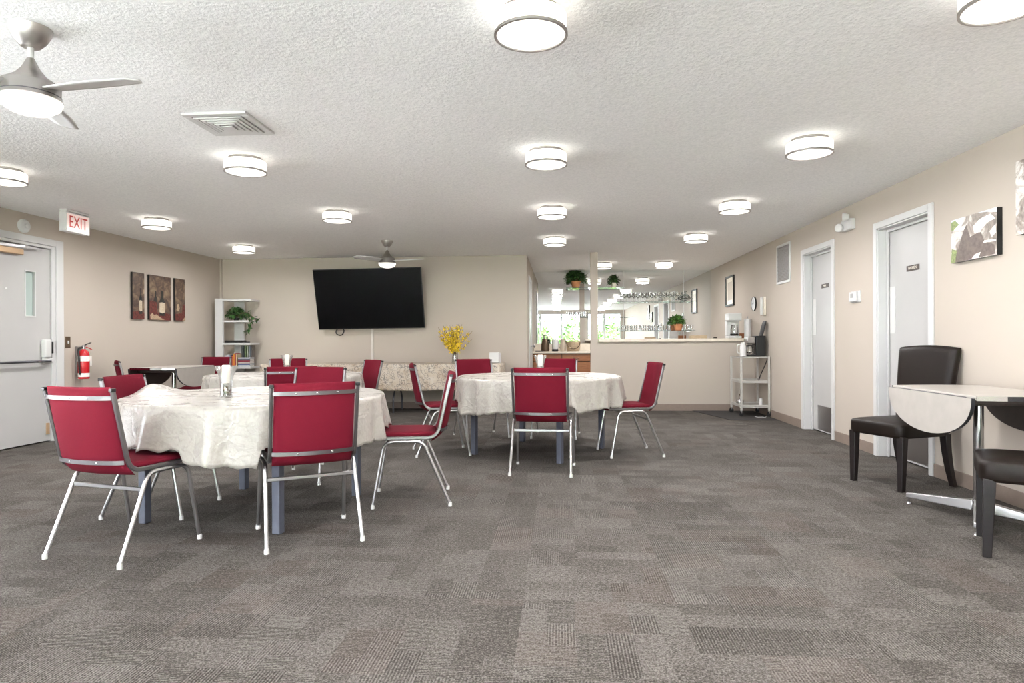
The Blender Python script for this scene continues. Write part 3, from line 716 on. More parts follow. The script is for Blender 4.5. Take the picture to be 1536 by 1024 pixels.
# ------------------------------------------------------------------ leather chairs
def leather_chair(cx, cy, h, label, first=None):
    rz = math.atan2(-h[0], h[1])
    if first: return dup(first, (cx, cy, 0), rz, label, 'brown leather chairs')
    t = thing('leather_chair', label, 'chair', (cx, cy, 0), rz, 'brown leather chairs')
    m = MB(); N = 72; vs = []
    def se(a, k, z, n=9.0):
        c, d = math.cos(a), math.sin(a); r = (abs(c)**n+abs(d)**n)**(-1/n); return (r*c*.228*k*(1-.04*(d < 0)*abs(d)), .005+r*d*.243*k, z)
    rings = ((.02, .362), (.955, .362), (.985, .366), (1.0, .38), (1.0, .438), (.99, .450), (.965, .458), (.90, .463), (.75, .470), (.5, .477), (.25, .481), (.02, .482))
    for k, z in rings: vs += [se(2*PI*i/N, k, z) for i in range(N)]
    fs = [(j*N+i, j*N+(i+1)%N, (j+1)*N+(i+1)%N, (j+1)*N+i) for j in range(len(rings)-1) for i in range(N)]
    m.add(vs, fs).build('seat', 'leather', t, angle=50)
    def bk(u, v):
        q = (v+1)/2; z = .38+q*(.60+.022*math.cos(u*PI/2)**2*0); z += q*(.018*math.cos(u*PI*.5)); x = u*(.208+.030*q**1.6)
        y = -.225-.075*q**1.5; return (x, y, z), (0, -.97, -.22)
    MB().pad(bk, 18, 20, .042, 14).build('backrest', 'leather', t, angle=60)
    for sx in (-1, 1):
        for front in (1, 0):
            x = sx*.196; a = .026; b = .018
            if front: c0, c1 = (x, .208), (x, .218)
            else: c0, c1 = (x*.97, -.205), (x, -.275)
            vs = []; NS = 6
            for k in range(NS+1):
                q = k/NS; yy = c0[1]+(c1[1]-c0[1])*q**(1 if front else 1.8); xx = c0[0]+(c1[0]-c0[0])*q; r = a+(b-a)*q; z = .375*(1-q)
                vs += [(xx-r, yy-r, z), (xx+r, yy-r, z), (xx+r, yy+r, z), (xx-r, yy+r, z)]
            fs = [(0,1,2,3), tuple(NS*4+i for i in (3,2,1,0))]
            for k in range(NS):
                for i in range(4): fs.append((k*4+i, k*4+(i+1)%4, k*4+4+(i+1)%4, k*4+4+i))
            MB().add(vs, fs).build('leg', 'dleg', t, bevel=.003)
    return t
lc = leather_chair(2.44, 4.86, (-.917, -.399), 'brown leather dining chair beside the near white door, its full back visible')
leather_chair(2.318, 3.325, (-.885, .466), 'brown leather dining chair cut off by the right edge, only front seat corner visible', lc)

# ------------------------------------------------------------------ buffet tables
BX0, BX1, BY0, BY1, BZ = -4.36, -.84, 9.14, 9.86, .712
for k, (a, b, w) in enumerate(((BX0+.01, -2.61, 'left'), (-2.59, BX1-.01, 'right'))):
    t = thing('folding_table', 'long folding table with dark legs under the %s half of the veined cloth' % w, 'table', ((a+b)/2, 9.5, 0), 0, 'folding buffet tables'); hw = (b-a)/2
    MB().box(-hw, hw, BY0+.008-9.5, BY1-.008-9.5, BZ-.035, BZ-.002).build('tabletop', 'lgrey', t, bevel=.006)
    for s in (-1, 1):
        x = s*(hw-.17); l = MB()
        for y in (-.26, .26):
            l.tube(fillet([(x, y*.35, BZ-.04), (x, y*.35, .42), (x, y, .20), (x, y, 0)], .1), .013, 8)
        l.tube([(x, -.26*.42, .36), (x, .26*.42, .36)], .011, 8); l.tube([(x, -.2, BZ-.05), (x, .2, BZ-.05)], .012, 8)
        l.build('leg_frame', 'darksteel', t)
m = MB(); N = 90
def bc(u, v):
    # front drape profile along v: top back -> top front -> hem
    x = BX0+(BX1-BX0)*u
    if v < .35: q = v/.35; return Vector((x, BY1-(BY1-BY0)*q, BZ+.003))
    q = (v-.35)/.65; return Vector((x, BY0-.010-.010*q-.008*q*math.sin(x*9)-.006*q*math.sin(x*23+1), BZ-.002-.375*q-.006*math.sin(x*5)*q))
m.grid(bc, N, 20)
for xe, s in ((BX0, -1), (BX1, 1)):
    m.grid(lambda u, v: Vector((xe+s*(.002+.012*v+.008*v*math.sin(u*15)), BY0-.008+(BY1-BY0)*u, BZ+.002-.36*v)), 14, 10)
o = m.build('buffet_cloth', 'veined', solid=.0015, angle=70); tag(o, 'cream veined tablecloth covering the long buffet under the television', 'tablecloth')

# vase with yellow flowers
vx, vy = -1.54, 9.42
o = MB().lathe([(.0001, .001), (.045, .001), (.05, .006), (.046, .06), (.040, .12), (.046, .185), (.044, .185), (.038, .12), (.043, .06), (.045, .012), (.0001, .01)], 24, cap=False).build('flower_vase', 'glass', loc=(vx, vy, BZ+.005))
tag(o, 'clear glass vase holding yellow flowers on the buffet', 'vase')
t = thing('flower_arrangement', 'tall yellow forsythia style flowers in the glass vase on the buffet', 'flowers', (vx, vy, BZ+.02))
stems = MB(); bl = MB(); rnd = random.Random(5)
for k in range(48):
    a = rnd.uniform(0, 6.28); sp = .27*rnd.random()**.8*(1 if rnd.random() < .8 else 1.1); hh = rnd.uniform(.34, .56)-.25*max(0, sp-.15)
    e = Vector((sp*math.cos(a), sp*math.sin(a)*.8, hh)); b0 = Vector((rnd.uniform(-.02,.02), rnd.uniform(-.02,.02), .0)); mid = Vector((e.x*.25, e.y*.25, hh*.5))
    pth = smoothpath([b0, Vector((b0.x*.8, b0.y*.8, .17)), mid, e], 4); stems.tube(pth, .0022, 5)
    for j in range(44):
        q = rnd.uniform(.42, 1.0); i = int(q*(len(pth)-1)); p = pth[i]+Vector((rnd.gauss(0,.016), rnd.gauss(0,.016), rnd.gauss(0,.014)))
        d = Vector((rnd.gauss(0,1), rnd.gauss(0,1), rnd.gauss(0,1))).normalized(); b = d.orthogonal().normalized(); s = rnd.uniform(.010, .018)
        bl.add([p-d*s, p+b*s*.6, p+d*s, p-b*s*.6], [(0,1,2,3)]); c = d.cross(b); bl.add([p-c*s*.8, p+b*s*.6, p+c*s*.8, p-b*s*.6], [(0,1,2,3)])
stems.build('stems', 'twig', t); bl.build('blossoms', 'yellow', t)['kind'] = 'stuff'
# white card box on buffet right end
T = Matrix.Rotation(math.radians(-8), 4, 'Y')
o = MB().box(-.075, .075, -.05, .05, 0, .15).build('napkin_box', 'white', bevel=.004, loc=(-.955, 9.45, BZ+.006)); o.rotation_euler = (math.radians(-6), 0, math.radians(-14))
tag(o, 'plain white square box standing at the right end of the buffet', 'box')

# ------------------------------------------------------------------ television and wall raceway
tvc = Vector((-2.90, 9.665, 1.683)); tilt = math.radians(14.2)
t = thing('television', 'large black wall mounted television tilted downward on the back wall', 'television', tvc); t.rotation_euler = (tilt, math.radians(-.7), 0)
W, Hh = .832, .466
MB().box(-W, W, -.005, .035, -Hh, Hh).build('casing', 'blackp', t, bevel=.004)
MB().box(-W+.010, W-.010, -.0075, -.005, -Hh+.014, Hh-.010).build('screen', 'blackg', t)
MB().box(-.4, .4, .035, .065, -.25, .2).build('rear_housing', 'blackp', t, bevel=.01)
m = MB().box(-.25, .25, 9.878, 9.898, 1.50, 1.86).box(-.03, .03, 9.72, 9.88, 1.66, 1.72)
o = m.xf(Matrix.Translation((-2.9, 0, 0))).build('television_bracket', 'darksteel', bevel=.003); tag(o, 'dark steel wall bracket behind the tilted television', 'bracket')
t = thing('cable_raceway', 'thin white cable raceway running down from the television', 'raceway', (-2.92, YT, 0))
MB().box(-.022, .022, -.012, 0, .10, 1.45).build('channel', 'raceway', t, bevel=.004)
m = MB(); cpts = [(-3.40+.062*math.cos(a), 9.80+.012*math.sin(3*a), 1.19+.058*math.sin(a)) for a in [PI*2*k/28+.5 for k in range(60)]]
m.tube(cpts, .009, 6); m.tube(smoothpath([cpts[0], (-3.36, 9.82, 1.26), (-3.33, 9.84, 1.36)], 5), .005, 6)
tag(m.build('coiled_cable', 'blackp'), 'black coiled cable dangling under the left part of the television', 'cable')

# ------------------------------------------------------------------ bookshelf
bx, by = -5.315, 9.52
t = thing('bookshelf', 'tall narrow white open bookshelf in the far left corner', 'bookshelf', (bx, by, 0))
ZS = (.30, .66, 1.025, 1.365, 1.69)
MB().box(.055, .175, 0, .05, .0, 1.70).build('side_panel', 'white', t, bevel=.003)
MB().box(.205, .365, .30, .33, 0, 1.69).build('back_panel', 'white', t, bevel=.002)
for z in ZS: MB().box(.175, .62, 0, .30, z-.028, z).build('shelf', 'white', t, bevel=.003)
MB().box(.175, .62, .02, .30, .0, .06).build('plinth', 'white', t, bevel=.003)
# plant on the shelf with a trailing stem
def plant(x, y, z, r, potr, poth, leaf, pot, label, n, sz, trail=None, potname='pot'):
    t = thing('potted_plant', label, 'plant', (x, y, z))
    MB().lathe([(.0001, 0), (potr*.72, 0), (potr*.95, poth*.8), (potr*1.05, poth*.8), (potr*1.05, poth), (potr*.9, poth), (potr*.88, poth*.9), (.0001, poth*.9)], 22).build(potname, pot, t)
    MB().lathe([(potr*.86, poth*.86), (.0001, poth*.93)], 16).build('soil', 'soil', t)
    rnd = random.Random(int(abs(x*1000)+abs(y*10))); lv = MB(); stm = MB()
    for k in range(n):
        a = rnd.uniform(0, 6.28); el = rnd.uniform(-.35, 1.45); d = Vector((math.cos(a)*math.cos(el), math.sin(a)*math.cos(el), math.sin(el)))
        p = Vector((0, 0, poth+r[1]*.22))+Vector((d.x*r[0], d.y*min(r[0], .12), d.z*r[1]))*rnd.uniform(.45, 1.0)
        dr = (d+Vector((rnd.gauss(0,.5), rnd.gauss(0,.5), rnd.gauss(0,.5)-.25))).normalized(); b = dr.cross(Vector((0,0,1))).normalized(); up = b.cross(dr)
        s = sz*rnd.uniform(.7, 1.25)
        lv.add([p-dr*s, p-dr*s*.3+b*s*.48+up*s*.1, p+dr*s*.35+b*s*.4+up*s*.05, p+dr*s-up*s*.25, p+dr*s*.35-b*s*.4+up*s*.05, p-dr*s*.3-b*s*.48+up*s*.1, p+up*s*.0], [(0,1,6),(1,2,6),(2,3,6),(3,4,6),(4,5,6),(5,0,6)])
        if k % 9 == 0: stm.tube([(0, 0, poth*.9), Vector((0, 0, poth))*.6+p*.4, p], .0022, 5)
    if trail:
        for tr in trail:
            pth = smoothpath(tr, 6); stm.tube(pth, .003, 5)
            for q in pth[6:]:
                for _ in range(2):
                    dr = Vector((rnd.gauss(0,1), rnd.gauss(0,.6), rnd.gauss(-.4,.7))).normalized(); b = dr.cross(Vector((0,.3,1))).normalized(); p = q+dr*sz*.8; s = sz*rnd.uniform(.8, 1.4)
                    lv.add([p-dr*s, p+b*s*.45, p+dr*s, p-b*s*.45], [(0,1,2,3)])
    lv.build('leaves', leaf, t); stm.build('stems', 'twig', t); return t
plant(bx+.33, by+.13, 1.366, (.16, .13), .045, .045, 'leafd', 'blackp', 'dark green leafy plant trailing off the upper shelf of the white bookshelf', 260, .038,
      [[(.05, -.05, .08), (.18, -.13, .10), (.30, -.16, .02), (.31, -.17, -.10), (.25, -.17, -.18)], [(.05, -.05, .08), (.22, -.14, .12), (.36, -.15, .03), (.40, -.15, -.02)]])
o = MB().box(0, .25, 0, .20, 0, .035).build('media_player', 'blackp', bevel=.004, loc=(bx+.19, by+.03, 1.0255)); tag(o, 'flat black media player lying on the middle shelf of the bookshelf', 'media player')
o = MB().box(0, .11, 0, .04, 0, .016).build('remote_control', 'blackp', bevel=.004, loc=(bx+.475, by+.02, 1.0255)); tag(o, 'small black remote control at the right end of the middle shelf', 'remote')
def bookmat(c): return M('book_cover', c, .5, 0, .1, 40)
def book(x, y, z, w, d, h, c, label, flat=False, lean=0.0):
    t = thing('book', label, 'book', (x, y, z), 0, 'books on the lower bookshelf')
    if flat: w, h = h, w
    if flat:
        m = MB().box(0, w, 0, d, 0, .003).box(0, w, 0, d, h-.003, h).box(0, .004, 0, d, .003, h-.003); p = MB().box(.004, w-.004, .003, d-.004, .003, h-.003)
        m.box(0, w, 0, .003, .003, h-.003)
    else:
        m = MB().box(0, .003, 0, d, 0, h).box(w-.003, w, 0, d, 0, h).box(.003, w-.003, 0, .004, 0, h); p = MB().box(.003, w-.003, .004, d-.004, .003, h-.004)
    m.build('cover', bookmat(c), t); p.build('pages', 'label', t)
    if lean: t.rotation_euler = (0, lean, 0)
zb = ZS[1]+.001; x = bx+.183
for w, h, c, nm in ((.022,.15,(.10,.12,.16),'dark slate'),(.026,.175,(.42,.48,.55),'pale blue'),(.030,.185,(.50,.52,.55),'light grey'),(.020,.17,(.30,.36,.46),'steel blue'),(.022,.18,(.06,.06,.07),'black'),
                    (.020,.17,(.45,.10,.05),'brick red'),(.024,.20,(.62,.24,.04),'orange'),(.018,.21,(.30,.03,.04),'dark red'),(.016,.20,(.50,.40,.25),'tan')):
    book(x, by+.02, zb, w, .14, h, c, '%s book upright in the row on the lower shelf of the bookshelf' % nm); x += w+.0015
zs = zb
for w, c, nm in ((.026,(.55,.58,.60),'pale grey'),(.024,(.10,.13,.25),'navy'),(.022,(.60,.55,.50),'cream'),(.024,(.25,.03,.05),'maroon'),(.022,(.10,.10,.13),'charcoal'),(.020,(.45,.46,.52),'silver')):
    book(bx+.412, by+.01, zs, w, .15, .19, c, '%s book lying in the flat stack on the lower shelf, %s' % (nm, 'beside the upright row'), True); zs += w+.0008
x = bx+.36
for w, c, nm in ((.014,(.55,.56,.54),'grey'),(.012,(.12,.14,.16),'dark'),(.016,(.28,.38,.20),'green'),(.014,(.50,.55,.45),'pale green'),(.012,(.40,.42,.50),'blue grey'),(.014,(.16,.14,.13),'brown')):
    book(x, by+.19, zb, w, .10, .325, c, 'tall thin %s book standing behind the flat stack on the bookshelf' % nm); x += w+.022
o = MB().box(0, .22, 0, .16, 0, .20).build('storage_box', 'blackp', bevel=.004, loc=(bx+.33, by+.03, ZS[0]+.001)); tag(o, 'dark box on the bottom shelf of the bookshelf', 'box')

# ------------------------------------------------------------------ left wall items
def canvas(y0, y1, z0, z1, kind, label):
    t = thing('canvas_print', label, 'picture', (XL, (y0+y1)/2, (z0+z1)/2), 0, 'wine still life triptych'); w, h = (y1-y0)/2, (z1-z0)/2; D = .028
    MB().box(.001, D, -w, w, -h, h).build('stretcher', 'blackp', t)
    m = MB().box(D, D+.0006, -w, w, -h, h); m.mat(1)
    k = [0.0008]
    def poly(mi, pts):
        k[0] += .0001; m.mat(mi).prism([(a*w, b*h) for a, b in pts], D+.0006, D+k[0], 'yzx')
    def bottle(cx, bw, z0, zt, lab=True):
        zs = z0+(zt-z0)*.55
        poly(1, [(cx-bw, z0), (cx+bw, z0), (cx+bw, zs), (cx+bw*.75, zs+.1), (cx+bw*.3, zs+.2), (cx+bw*.3, zt), (cx-bw*.3, zt), (cx-bw*.3, zs+.2), (cx-bw*.75, zs+.1), (cx-bw, zs)])
        if lab: poly(2, [(cx-bw*.95, z0+(zs-z0)*.25), (cx, z0+(zs-z0)*.18), (cx+bw*.95, z0+(zs-z0)*.25), (cx+bw*.95, zs-.04), (cx, zs-.02), (cx-bw*.95, zs-.04)])
    poly(3, [(-1, -1), (1, -1), (1, -.72), (.2, -.64), (-1, -.70)])
    if kind == 0: bottle(.35, .26, -.78, .35); poly(4, [(.75, .1), (1, .12), (1, .3), (.8, .28)])
    if kind == 1:
        bottle(.15, .26, -.80, .35); bottle(-.45, .16, -.6, .3, False); poly(3, [(-1, -.7), (-.3, -.7), (-.35, -.2), (-1, -.15)]); poly(4, [(-.95, -.8), (-.75, -.68), (-.6, -.8), (-.4, -.75), (.1, -.92), (.4, -.98), (-.9, -.99)])
    if kind == 2: poly(4, [(-.75, -.5), (-.6, -.22), (-.3, -.2), (-.1, -.4), (-.3, -.56)]); poly(3, [(.3, -.75), (1, -.8), (1, -.2), (.5, -.25)]); poly(4, [(.4, -.98), (1, -.99), (1, -.8)])
    m.build('painted_face', ['still', 'wine', 'plabel', 'pred', 'pcream'], t)
canvas(7.735, 7.965, 1.335, 1.925, 0, 'narrow wine still life canvas, nearest the door of the left wall triptych')
canvas(8.07, 8.535, 1.335, 1.925, 1, 'wide middle canvas of the wine triptych on the left wall')
canvas(8.635, 8.87, 1.34, 1.93, 2, 'narrow fruit still life canvas, nearest the corner of the left wall triptych')
t = thing('light_switch', 'small bronze switch plate beside the exit door frame', 'switch', (XL, 6.692, 1.046))
MB().box(0, .006, -.036, .036, -.06, .06).build('plate', 'bronze', t, bevel=.002); MB().box(.006, .014, -.008, .008, -.014, .014).build('toggle', 'white', t, bevel=.002)

def extinguisher(x, y, z):
    t = thing('fire_extinguisher', 'red fire extinguisher hanging on the left wall beside the exit door', 'extinguisher', (x, y, z))
    MB().lathe([(.0001, 0), (.052, 0), (.056, .01), (.056, .27), (.045, .305), (.022, .325), (.018, .335)], 28).build('cylinder', 'redm', t)
    MB().lathe([(.0565, .195), (.0565, .255)], 28, cap=False).build('label_band', 'label', t); MB().lathe([(.0565, .022), (.0565, .065)], 28, cap=False).build('label_band', 'label', t)
    MB().lathe([(.020, .33), (.020, .365), (.012, .375)], 14).build('valve', 'steel', t)
    MB().sweep(smoothpath([(0, .01, .37), (.0, .05, .385), (0, .11, .40)], 4), rect(.018, .006), (1,0,0)).build('lever', 'blackp', t)
    MB().sweep(smoothpath([(0, .01, .355), (.0, .06, .345), (0, .12, .325)], 4), rect(.018, .006), (1,0,0)).build('carry_handle', 'redm', t)
    MB().tube(smoothpath([(0, -.02, .35), (0, -.075, .33), (.01, -.085, .24), (.01, -.078, .10), (.01, -.07, .05)], 6), .010, 8).build('hose', 'blackp', t)
    MB().box(-.05, -.03, .05, .075, .14, .25, Matrix.Translation((.06, .01, 0))).build('inspection_tag', 'label', t)
    MB().box(-.076, -.055, -.03, .03, .05, .36).build('wall_bracket', 'steel', t, bevel=.002)
extinguisher(XL+.078, 6.83, .64)

# ------------------------------------------------------------------ right wall pictures
t = thing('rock_picture', 'canvas photo of grey boulders on the right wall by the near door', 'picture', (XR, 4.607, 1.733)); w, h = .243, .152
MB().box(-.035, -.001, -w, w, -h, h).build('stretcher', 'blackp', t)
m = MB(); m.box(-.0356, -.035, -w, w, -h, h); kk = [.0358]
def rp(mi, pts):   # pts in picture space, left = +Y (far), units -1..1
    kk[0] += .0001; m.mat(mi).prism([(-a*w, b*h) for a, b in pts], -kk[0], -.0356, 'yzx')
rp(3, [(-1, 1), (-.35, 1), (-.5, .62), (-.8, .55), (-1, .6)]); rp(3, [(.2, 1), (1, 1), (1, .8), (.6, .93)])
rp(4, [(-1, .9), (-.8, .95), (-.62, .72), (-.9, .5), (-1, .55)])
rp(1, [(-.85, -1), (-.3, -1), (-.12, .05), (-.28, .62), (-.42, .35), (-.62, -.3)]); rp(1, [(-.3, -1), (.95, -.95), (.9, -.55), (.5, -.3), (.35, .12), (.1, .1), (-.15, .0)])
rp(2, [(.1, .1), (.0, .45), (.3, .7), (.75, .8), (.95, .55), (.6, .45), (.35, .2)])
rp(2, [(-.05, -.98), (.1, -.8), (.35, -.75), (.25, -.98)]); rp(2, [(.45, -.38), (.97, -.42), (.97, -.34), (.5, -.28)]); rp(4, [(-1, -1), (-.8, -1), (-.72, -.45), (-.95, -.35)])
rp(2, [(.72, .05), (.95, .3), (.97, -.05), (.8, -.22)])
m.build('printed_face', ['rock', 'rockd', 'rockl', 'sky', 'moss'], t)
t = thing('wall_picture', 'dark framed picture cut off by the right edge of the photo', 'picture', (XR, 3.97, 1.90))
MB().box(-.035, -.001, -.22, .22, -.225, .225).build('stretcher', 'blackp', t); MB().box(-.0362, -.035, -.22, .22, -.225, .225).build('printed_face', 'rock', t)
t = thing('kitchen_picture', 'tall narrow dark framed picture on the right wall inside the kitchen', 'picture', (XR, 10.98, 1.845))
m = MB(); w, h, fr = .25, .25, .03
for a, b, c, d in ((-w, -w+fr, -h, h), (w-fr, w, -h, h), (-w+fr, w-fr, -h, -h+fr), (-w+fr, w-fr, h-fr, h)): m.box(-.028, -.001, a, b, c, d)
m.build('frame', 'blackp', t); MB().box(-.012, -.004, -w+fr, w-fr, -h+fr, h-fr).build('mat_board', 'cream', t); MB().box(-.014, -.012, -.13, .13, -.15, .15).build('print', 'jug', t)
t = thing('wall_clock', 'round white wall clock with dark rim on the right wall over the bar end', 'clock', (XR, 9.66, 1.56))
RXm = Matrix.Rotation(-PI/2, 4, 'Y')
MB().lathe([(.0001, 0), (.105, 0), (.105, .018), (.100, .021), (.100, .016)], 36, T=RXm, cap=False).build('rim', 'blackp', t)
MB().lathe([(.100, .0165), (.0001, .017)], 36, T=RXm, cap=False).build('dial', 'white', t)
MB().box(-.020, -.018, -.004, .004, 0, .06).box(-.022, -.020, -.003, .07, -.003, .003).build('hands', 'blackp', t)
t = thing('wall_phone', 'pale wall mounted handset beside the wall clock', 'phone', (XR, 9.17, 1.50))
MB().box(-.03, 0, -.045, .045, -.13, .13).build('base', 'cream', t, bevel=.006); MB().box(-.065, -.031, -.028, .028, -.125, .125).build('handset', 'lgrey', t, bevel=.012)

# ------------------------------------------------------------------ kitchen
o = struct(MB().box(KX, XR, YM, YM+.010, .985, CH), 'wall_mirror', 'mirror')
t = thing('mirror_channel', 'thin chrome strips joining the mirror panels over the kitchen counter', 'trim', (0, YM, 0))
for x in (.60, 1.205, 2.33): MB().box(x-.004, x+.004, -.004, 0, .985, CH).build('seam_strip', 'white', t)
# base cabinets along the mirror wall
def cabinet(x0, x1, label):
    t = thing('base_cabinet', label, 'cabinet', (x0, 11.82, 0), 0, 'kitchen base cabinets'); W = x1-x0
    MB().box(0.001, W-.001, .02, YM-11.82-.002, .09, .805).build('body', 'oakd', t); MB().box(.0, W, .06, .55, 0, .09).build('toe_kick', 'under', t)
    for k in range(2):
        a = .012+k*(W-.012)/2; b = a+(W-.012)/2-.012
        d = MB().box(a, b, 0, .02, .665, .79).build('drawer', 'oak', t, bevel=.004)
        MB().tube(fillet([((a+b)/2-.05, 0, .728), ((a+b)/2-.045, -.025, .722), ((a+b)/2+.045, -.025, .722), ((a+b)/2+.05, 0, .728)], .015), .008, 8).build('handle', 'bronze', d)
        d = MB().box(a, b, 0, .02, .11, .65).build('door', 'oak', t, bevel=.004)
        MB().box(a+.06, b-.06, -.004, 0, .17, .59).build('panel', 'oak', d, bevel=.003)
cabinet(KX+.002, .56, 'honey wood kitchen cabinet with two drawers, visible left of the pillar')
cabinet(.565, 1.70, 'honey wood kitchen cabinet hidden behind the bar wall, its counter below the glass shelves')
cabinet(1.705, XR-.002, 'honey wood kitchen cabinet hidden behind the bar wall, in the right kitchen corner')
o = MB().box(KX+.001, XR-.001, 11.79, YM-.001, .806, .842).build('kitchen_worktop', 'stone', bevel=.005); tag(o, 'cream kitchen worktop running along the mirror', 'worktop')
o = MB().box(KX+.001, XR-.001, YM-.022, YM-.002, .8425, .984).build('backsplash', 'stone', bevel=.003); tag(o, 'cream low backsplash below the mirror', 'backsplash')
WZ = .8425
t = thing('airpot', 'dark brown steel airpot with ring handle on the kitchen worktop', 'airpot', (-.275, 12.02, WZ))
MB().lathe([(.0001, 0), (.075, 0), (.078, .02), (.075, .13), (.055, .20), (.045, .22), (.0001, .225)], 24).build('body', 'brownj', t)
MB().tube([(.03*math.cos(a)*1.2, 0, .255+.04*math.sin(a)) for a in [2*PI*k/20 for k in range(21)]], .008, 8).build('handle', 'steel', t); MB().tube(smoothpath([(.05, -.02, .2), (.075, -.05, .2), (.08, -.06, .15)], 4), .012, 8).build('spout', 'blackp', t)
t = thing('serving_tray', 'dark flat tray under the airpot on the kitchen worktop', 'tray', (-.36, 11.93, WZ)); MB().box(-.09, .06, -.1, .0, 0, .012).build('tray_plate', 'under', t, bevel=.004)
t = thing('white_canister', 'white canister on a dark stand beside the airpot', 'canister', (-.092, 12.0, WZ))
MB().lathe([(.0001, .04), (.055, .04), (.060, .06), (.062, .20), (.055, .215), (.0001, .22)], 24).build('body', 'white', t); MB().lathe([(.0001, 0), (.058, 0), (.058, .04), (.05, .042)], 24).build('stand', 'blackp', t)
t = thing('steel_jug', 'beige grey jug between the canister and the wicker basket', 'jug', (.055, 12.0, WZ))
MB().lathe([(.0001, 0), (.05, 0), (.055, .05), (.05, .15), (.04, .20), (.045, .215), (.0001, .205)], 24).build('body', 'jug', t); MB().tube(smoothpath([(-.04, 0, .19), (-.074, 0, .17), (-.074, 0, .09), (-.05, 0, .06)], 5), .006, 8).build('handle', 'steel', t)
t = thing('wicker_basket', 'tan wicker basket with a hanging hoop handle on the kitchen worktop', 'basket', (.245, 12.02, WZ))
MB().lathe([(.0001, 0), (.11, 0), (.125, .06), (.13, .17), (.122, .172), (.115, .06), (.0001, .01)], 28, cap=False).build('body', 'wicker', t)
MB().tube([(.12*math.cos(a), -.128+.015*math.sin(a), .165+.12*math.sin(a)) for a in [PI+PI*k/16 for k in range(17)]], .008, 8).build('handle', 'brownj', t)

# glass shelves on the mirror
def gshelf(x0, x1, z, label):
    t = thing('glass_shelf', label, 'shelf', ((x0+x1)/2, 12.26, z), 0, 'glass shelves on the mirror'); w = (x1-x0)/2
    MB().box(-w, w, -.125, .125, -.006, 0).build('pane', 'shelfglass', t)
    MB().box(-w, w, -.127, -.125, -.006, 0).build('front_edge', 'glassedge', t)
    for s in (-1, 1): MB().box(s*w*.9-.008, s*w*.9+.008, -.02, .138, -.022, -.008).build('bracket', 'chrome', t, bevel=.002)
gshelf(.12, 1.20, 2.025, 'glass shelf near the ceiling holding two plants behind the pillar')
gshelf(-.19, .60, 1.478, 'glass shelf left of the pillar with small tumblers')
gshelf(.62, 1.36, 1.474, 'empty glass shelf at mid height right of the pillar')
gshelf(1.05, 2.50, 1.755, 'upper long glass shelf crowded with stemmed glasses')
gshelf(1.045, 2.49, 1.212, 'lower long glass shelf with tumblers and a plant')
ORD = 'first second third fourth fifth sixth seventh eighth ninth tenth eleventh twelfth thirteenth fourteenth fifteenth sixteenth'.split()
wg = MB().lathe([(.0001, .001), (.034, .001), (.034, .003), (.006, .008), (.0045, .07), (.012, .082), (.034, .105), (.040, .14), (.033, .175), (.032, .175), (.038, .14), (.032, .107), (.0001, .085)], 16, cap=False)
w0 = wg.build('wine_glass', 'glass', loc=(1.16, 12.24, 1.756)); tag(w0, 'stemmed wine glass on the upper long glass shelf, first from the left', 'glass', 'wine glasses on the upper shelf')
for k in range(1, 13):
    o = w0.copy(); COL.objects.link(o); o.location = (1.16+.085*k, 12.24+(.035 if k % 2 else -.03), 1.756); o['label'] = 'stemmed wine glass on the upper long glass shelf, %s from the left' % ORD[k]
tg = MB().lathe([(.0001, .001), (.030, .001), (.036, .10), (.034, .10), (.028, .006), (.0001, .005)], 16, cap=False)
t0 = tg.build('tumbler', 'glass', loc=(1.12, 12.24, 1.213)); tag(t0, 'clear tumbler on the lower long glass shelf, first from the left', 'glass', 'tumblers on the lower shelf')
tx = [1.12+.083*k for k in range(1, 17) if abs(1.12+.083*k-2.19) > .15 and 1.12+.083*k < 2.46]
for k, x in enumerate(tx):
    o = t0.copy(); COL.objects.link(o); o.location = (x, 12.24+(.04 if k % 2 == 0 else -.03), 1.213); o['label'] = 'clear tumbler on the lower long glass shelf, %s from the left' % ORD[k+1]
for k in range(5):
    o = t0.copy(); COL.objects.link(o); o.location = (.16+.082*k, 12.26, 1.479); o['label'] = 'clear tumbler on the glass shelf left of the pillar, %s from the left' % ORD[k]; o['group'] = 'tumblers left of the pillar'
t = thing('cake_stand', 'footed glass dish with domed lid at the right end of the upper glass shelf', 'cake stand', (2.33, 12.25, 1.756))
MB().lathe([(.0001, .001), (.05, .001), (.045, .008), (.015, .02), (.015, .03), (.14, .045), (.145, .05), (.0001, .042)], 28, cap=False).build('dish', 'fdish', t)
MB().lathe([(.10, .05), (.085, .09), (.05, .125), (.018, .14), (.012, .16), (.022, .175), (.02, .19), (.0001, .195)], 24, cap=False).build('dome', 'fdish', t)
plant(.305, 12.20, 2.026, (.23, .17), .085, .12, 'leafd', 'terra', 'bushy dark green plant in a terracotta pot on the top glass shelf', 300, .046)
plant(1.02, 12.24, 2.026, (.12, .12), .04, .09, 'leafd', 'cream', 'small green plant in a cream pot on the top glass shelf right of the pillar', 190, .032)
plant(2.19, 12.20, 1.213, (.15, .13), .085, .12, 'leaf', 'terra', 'bright green plant in a terracotta pot on the lower long glass shelf', 240, .036)

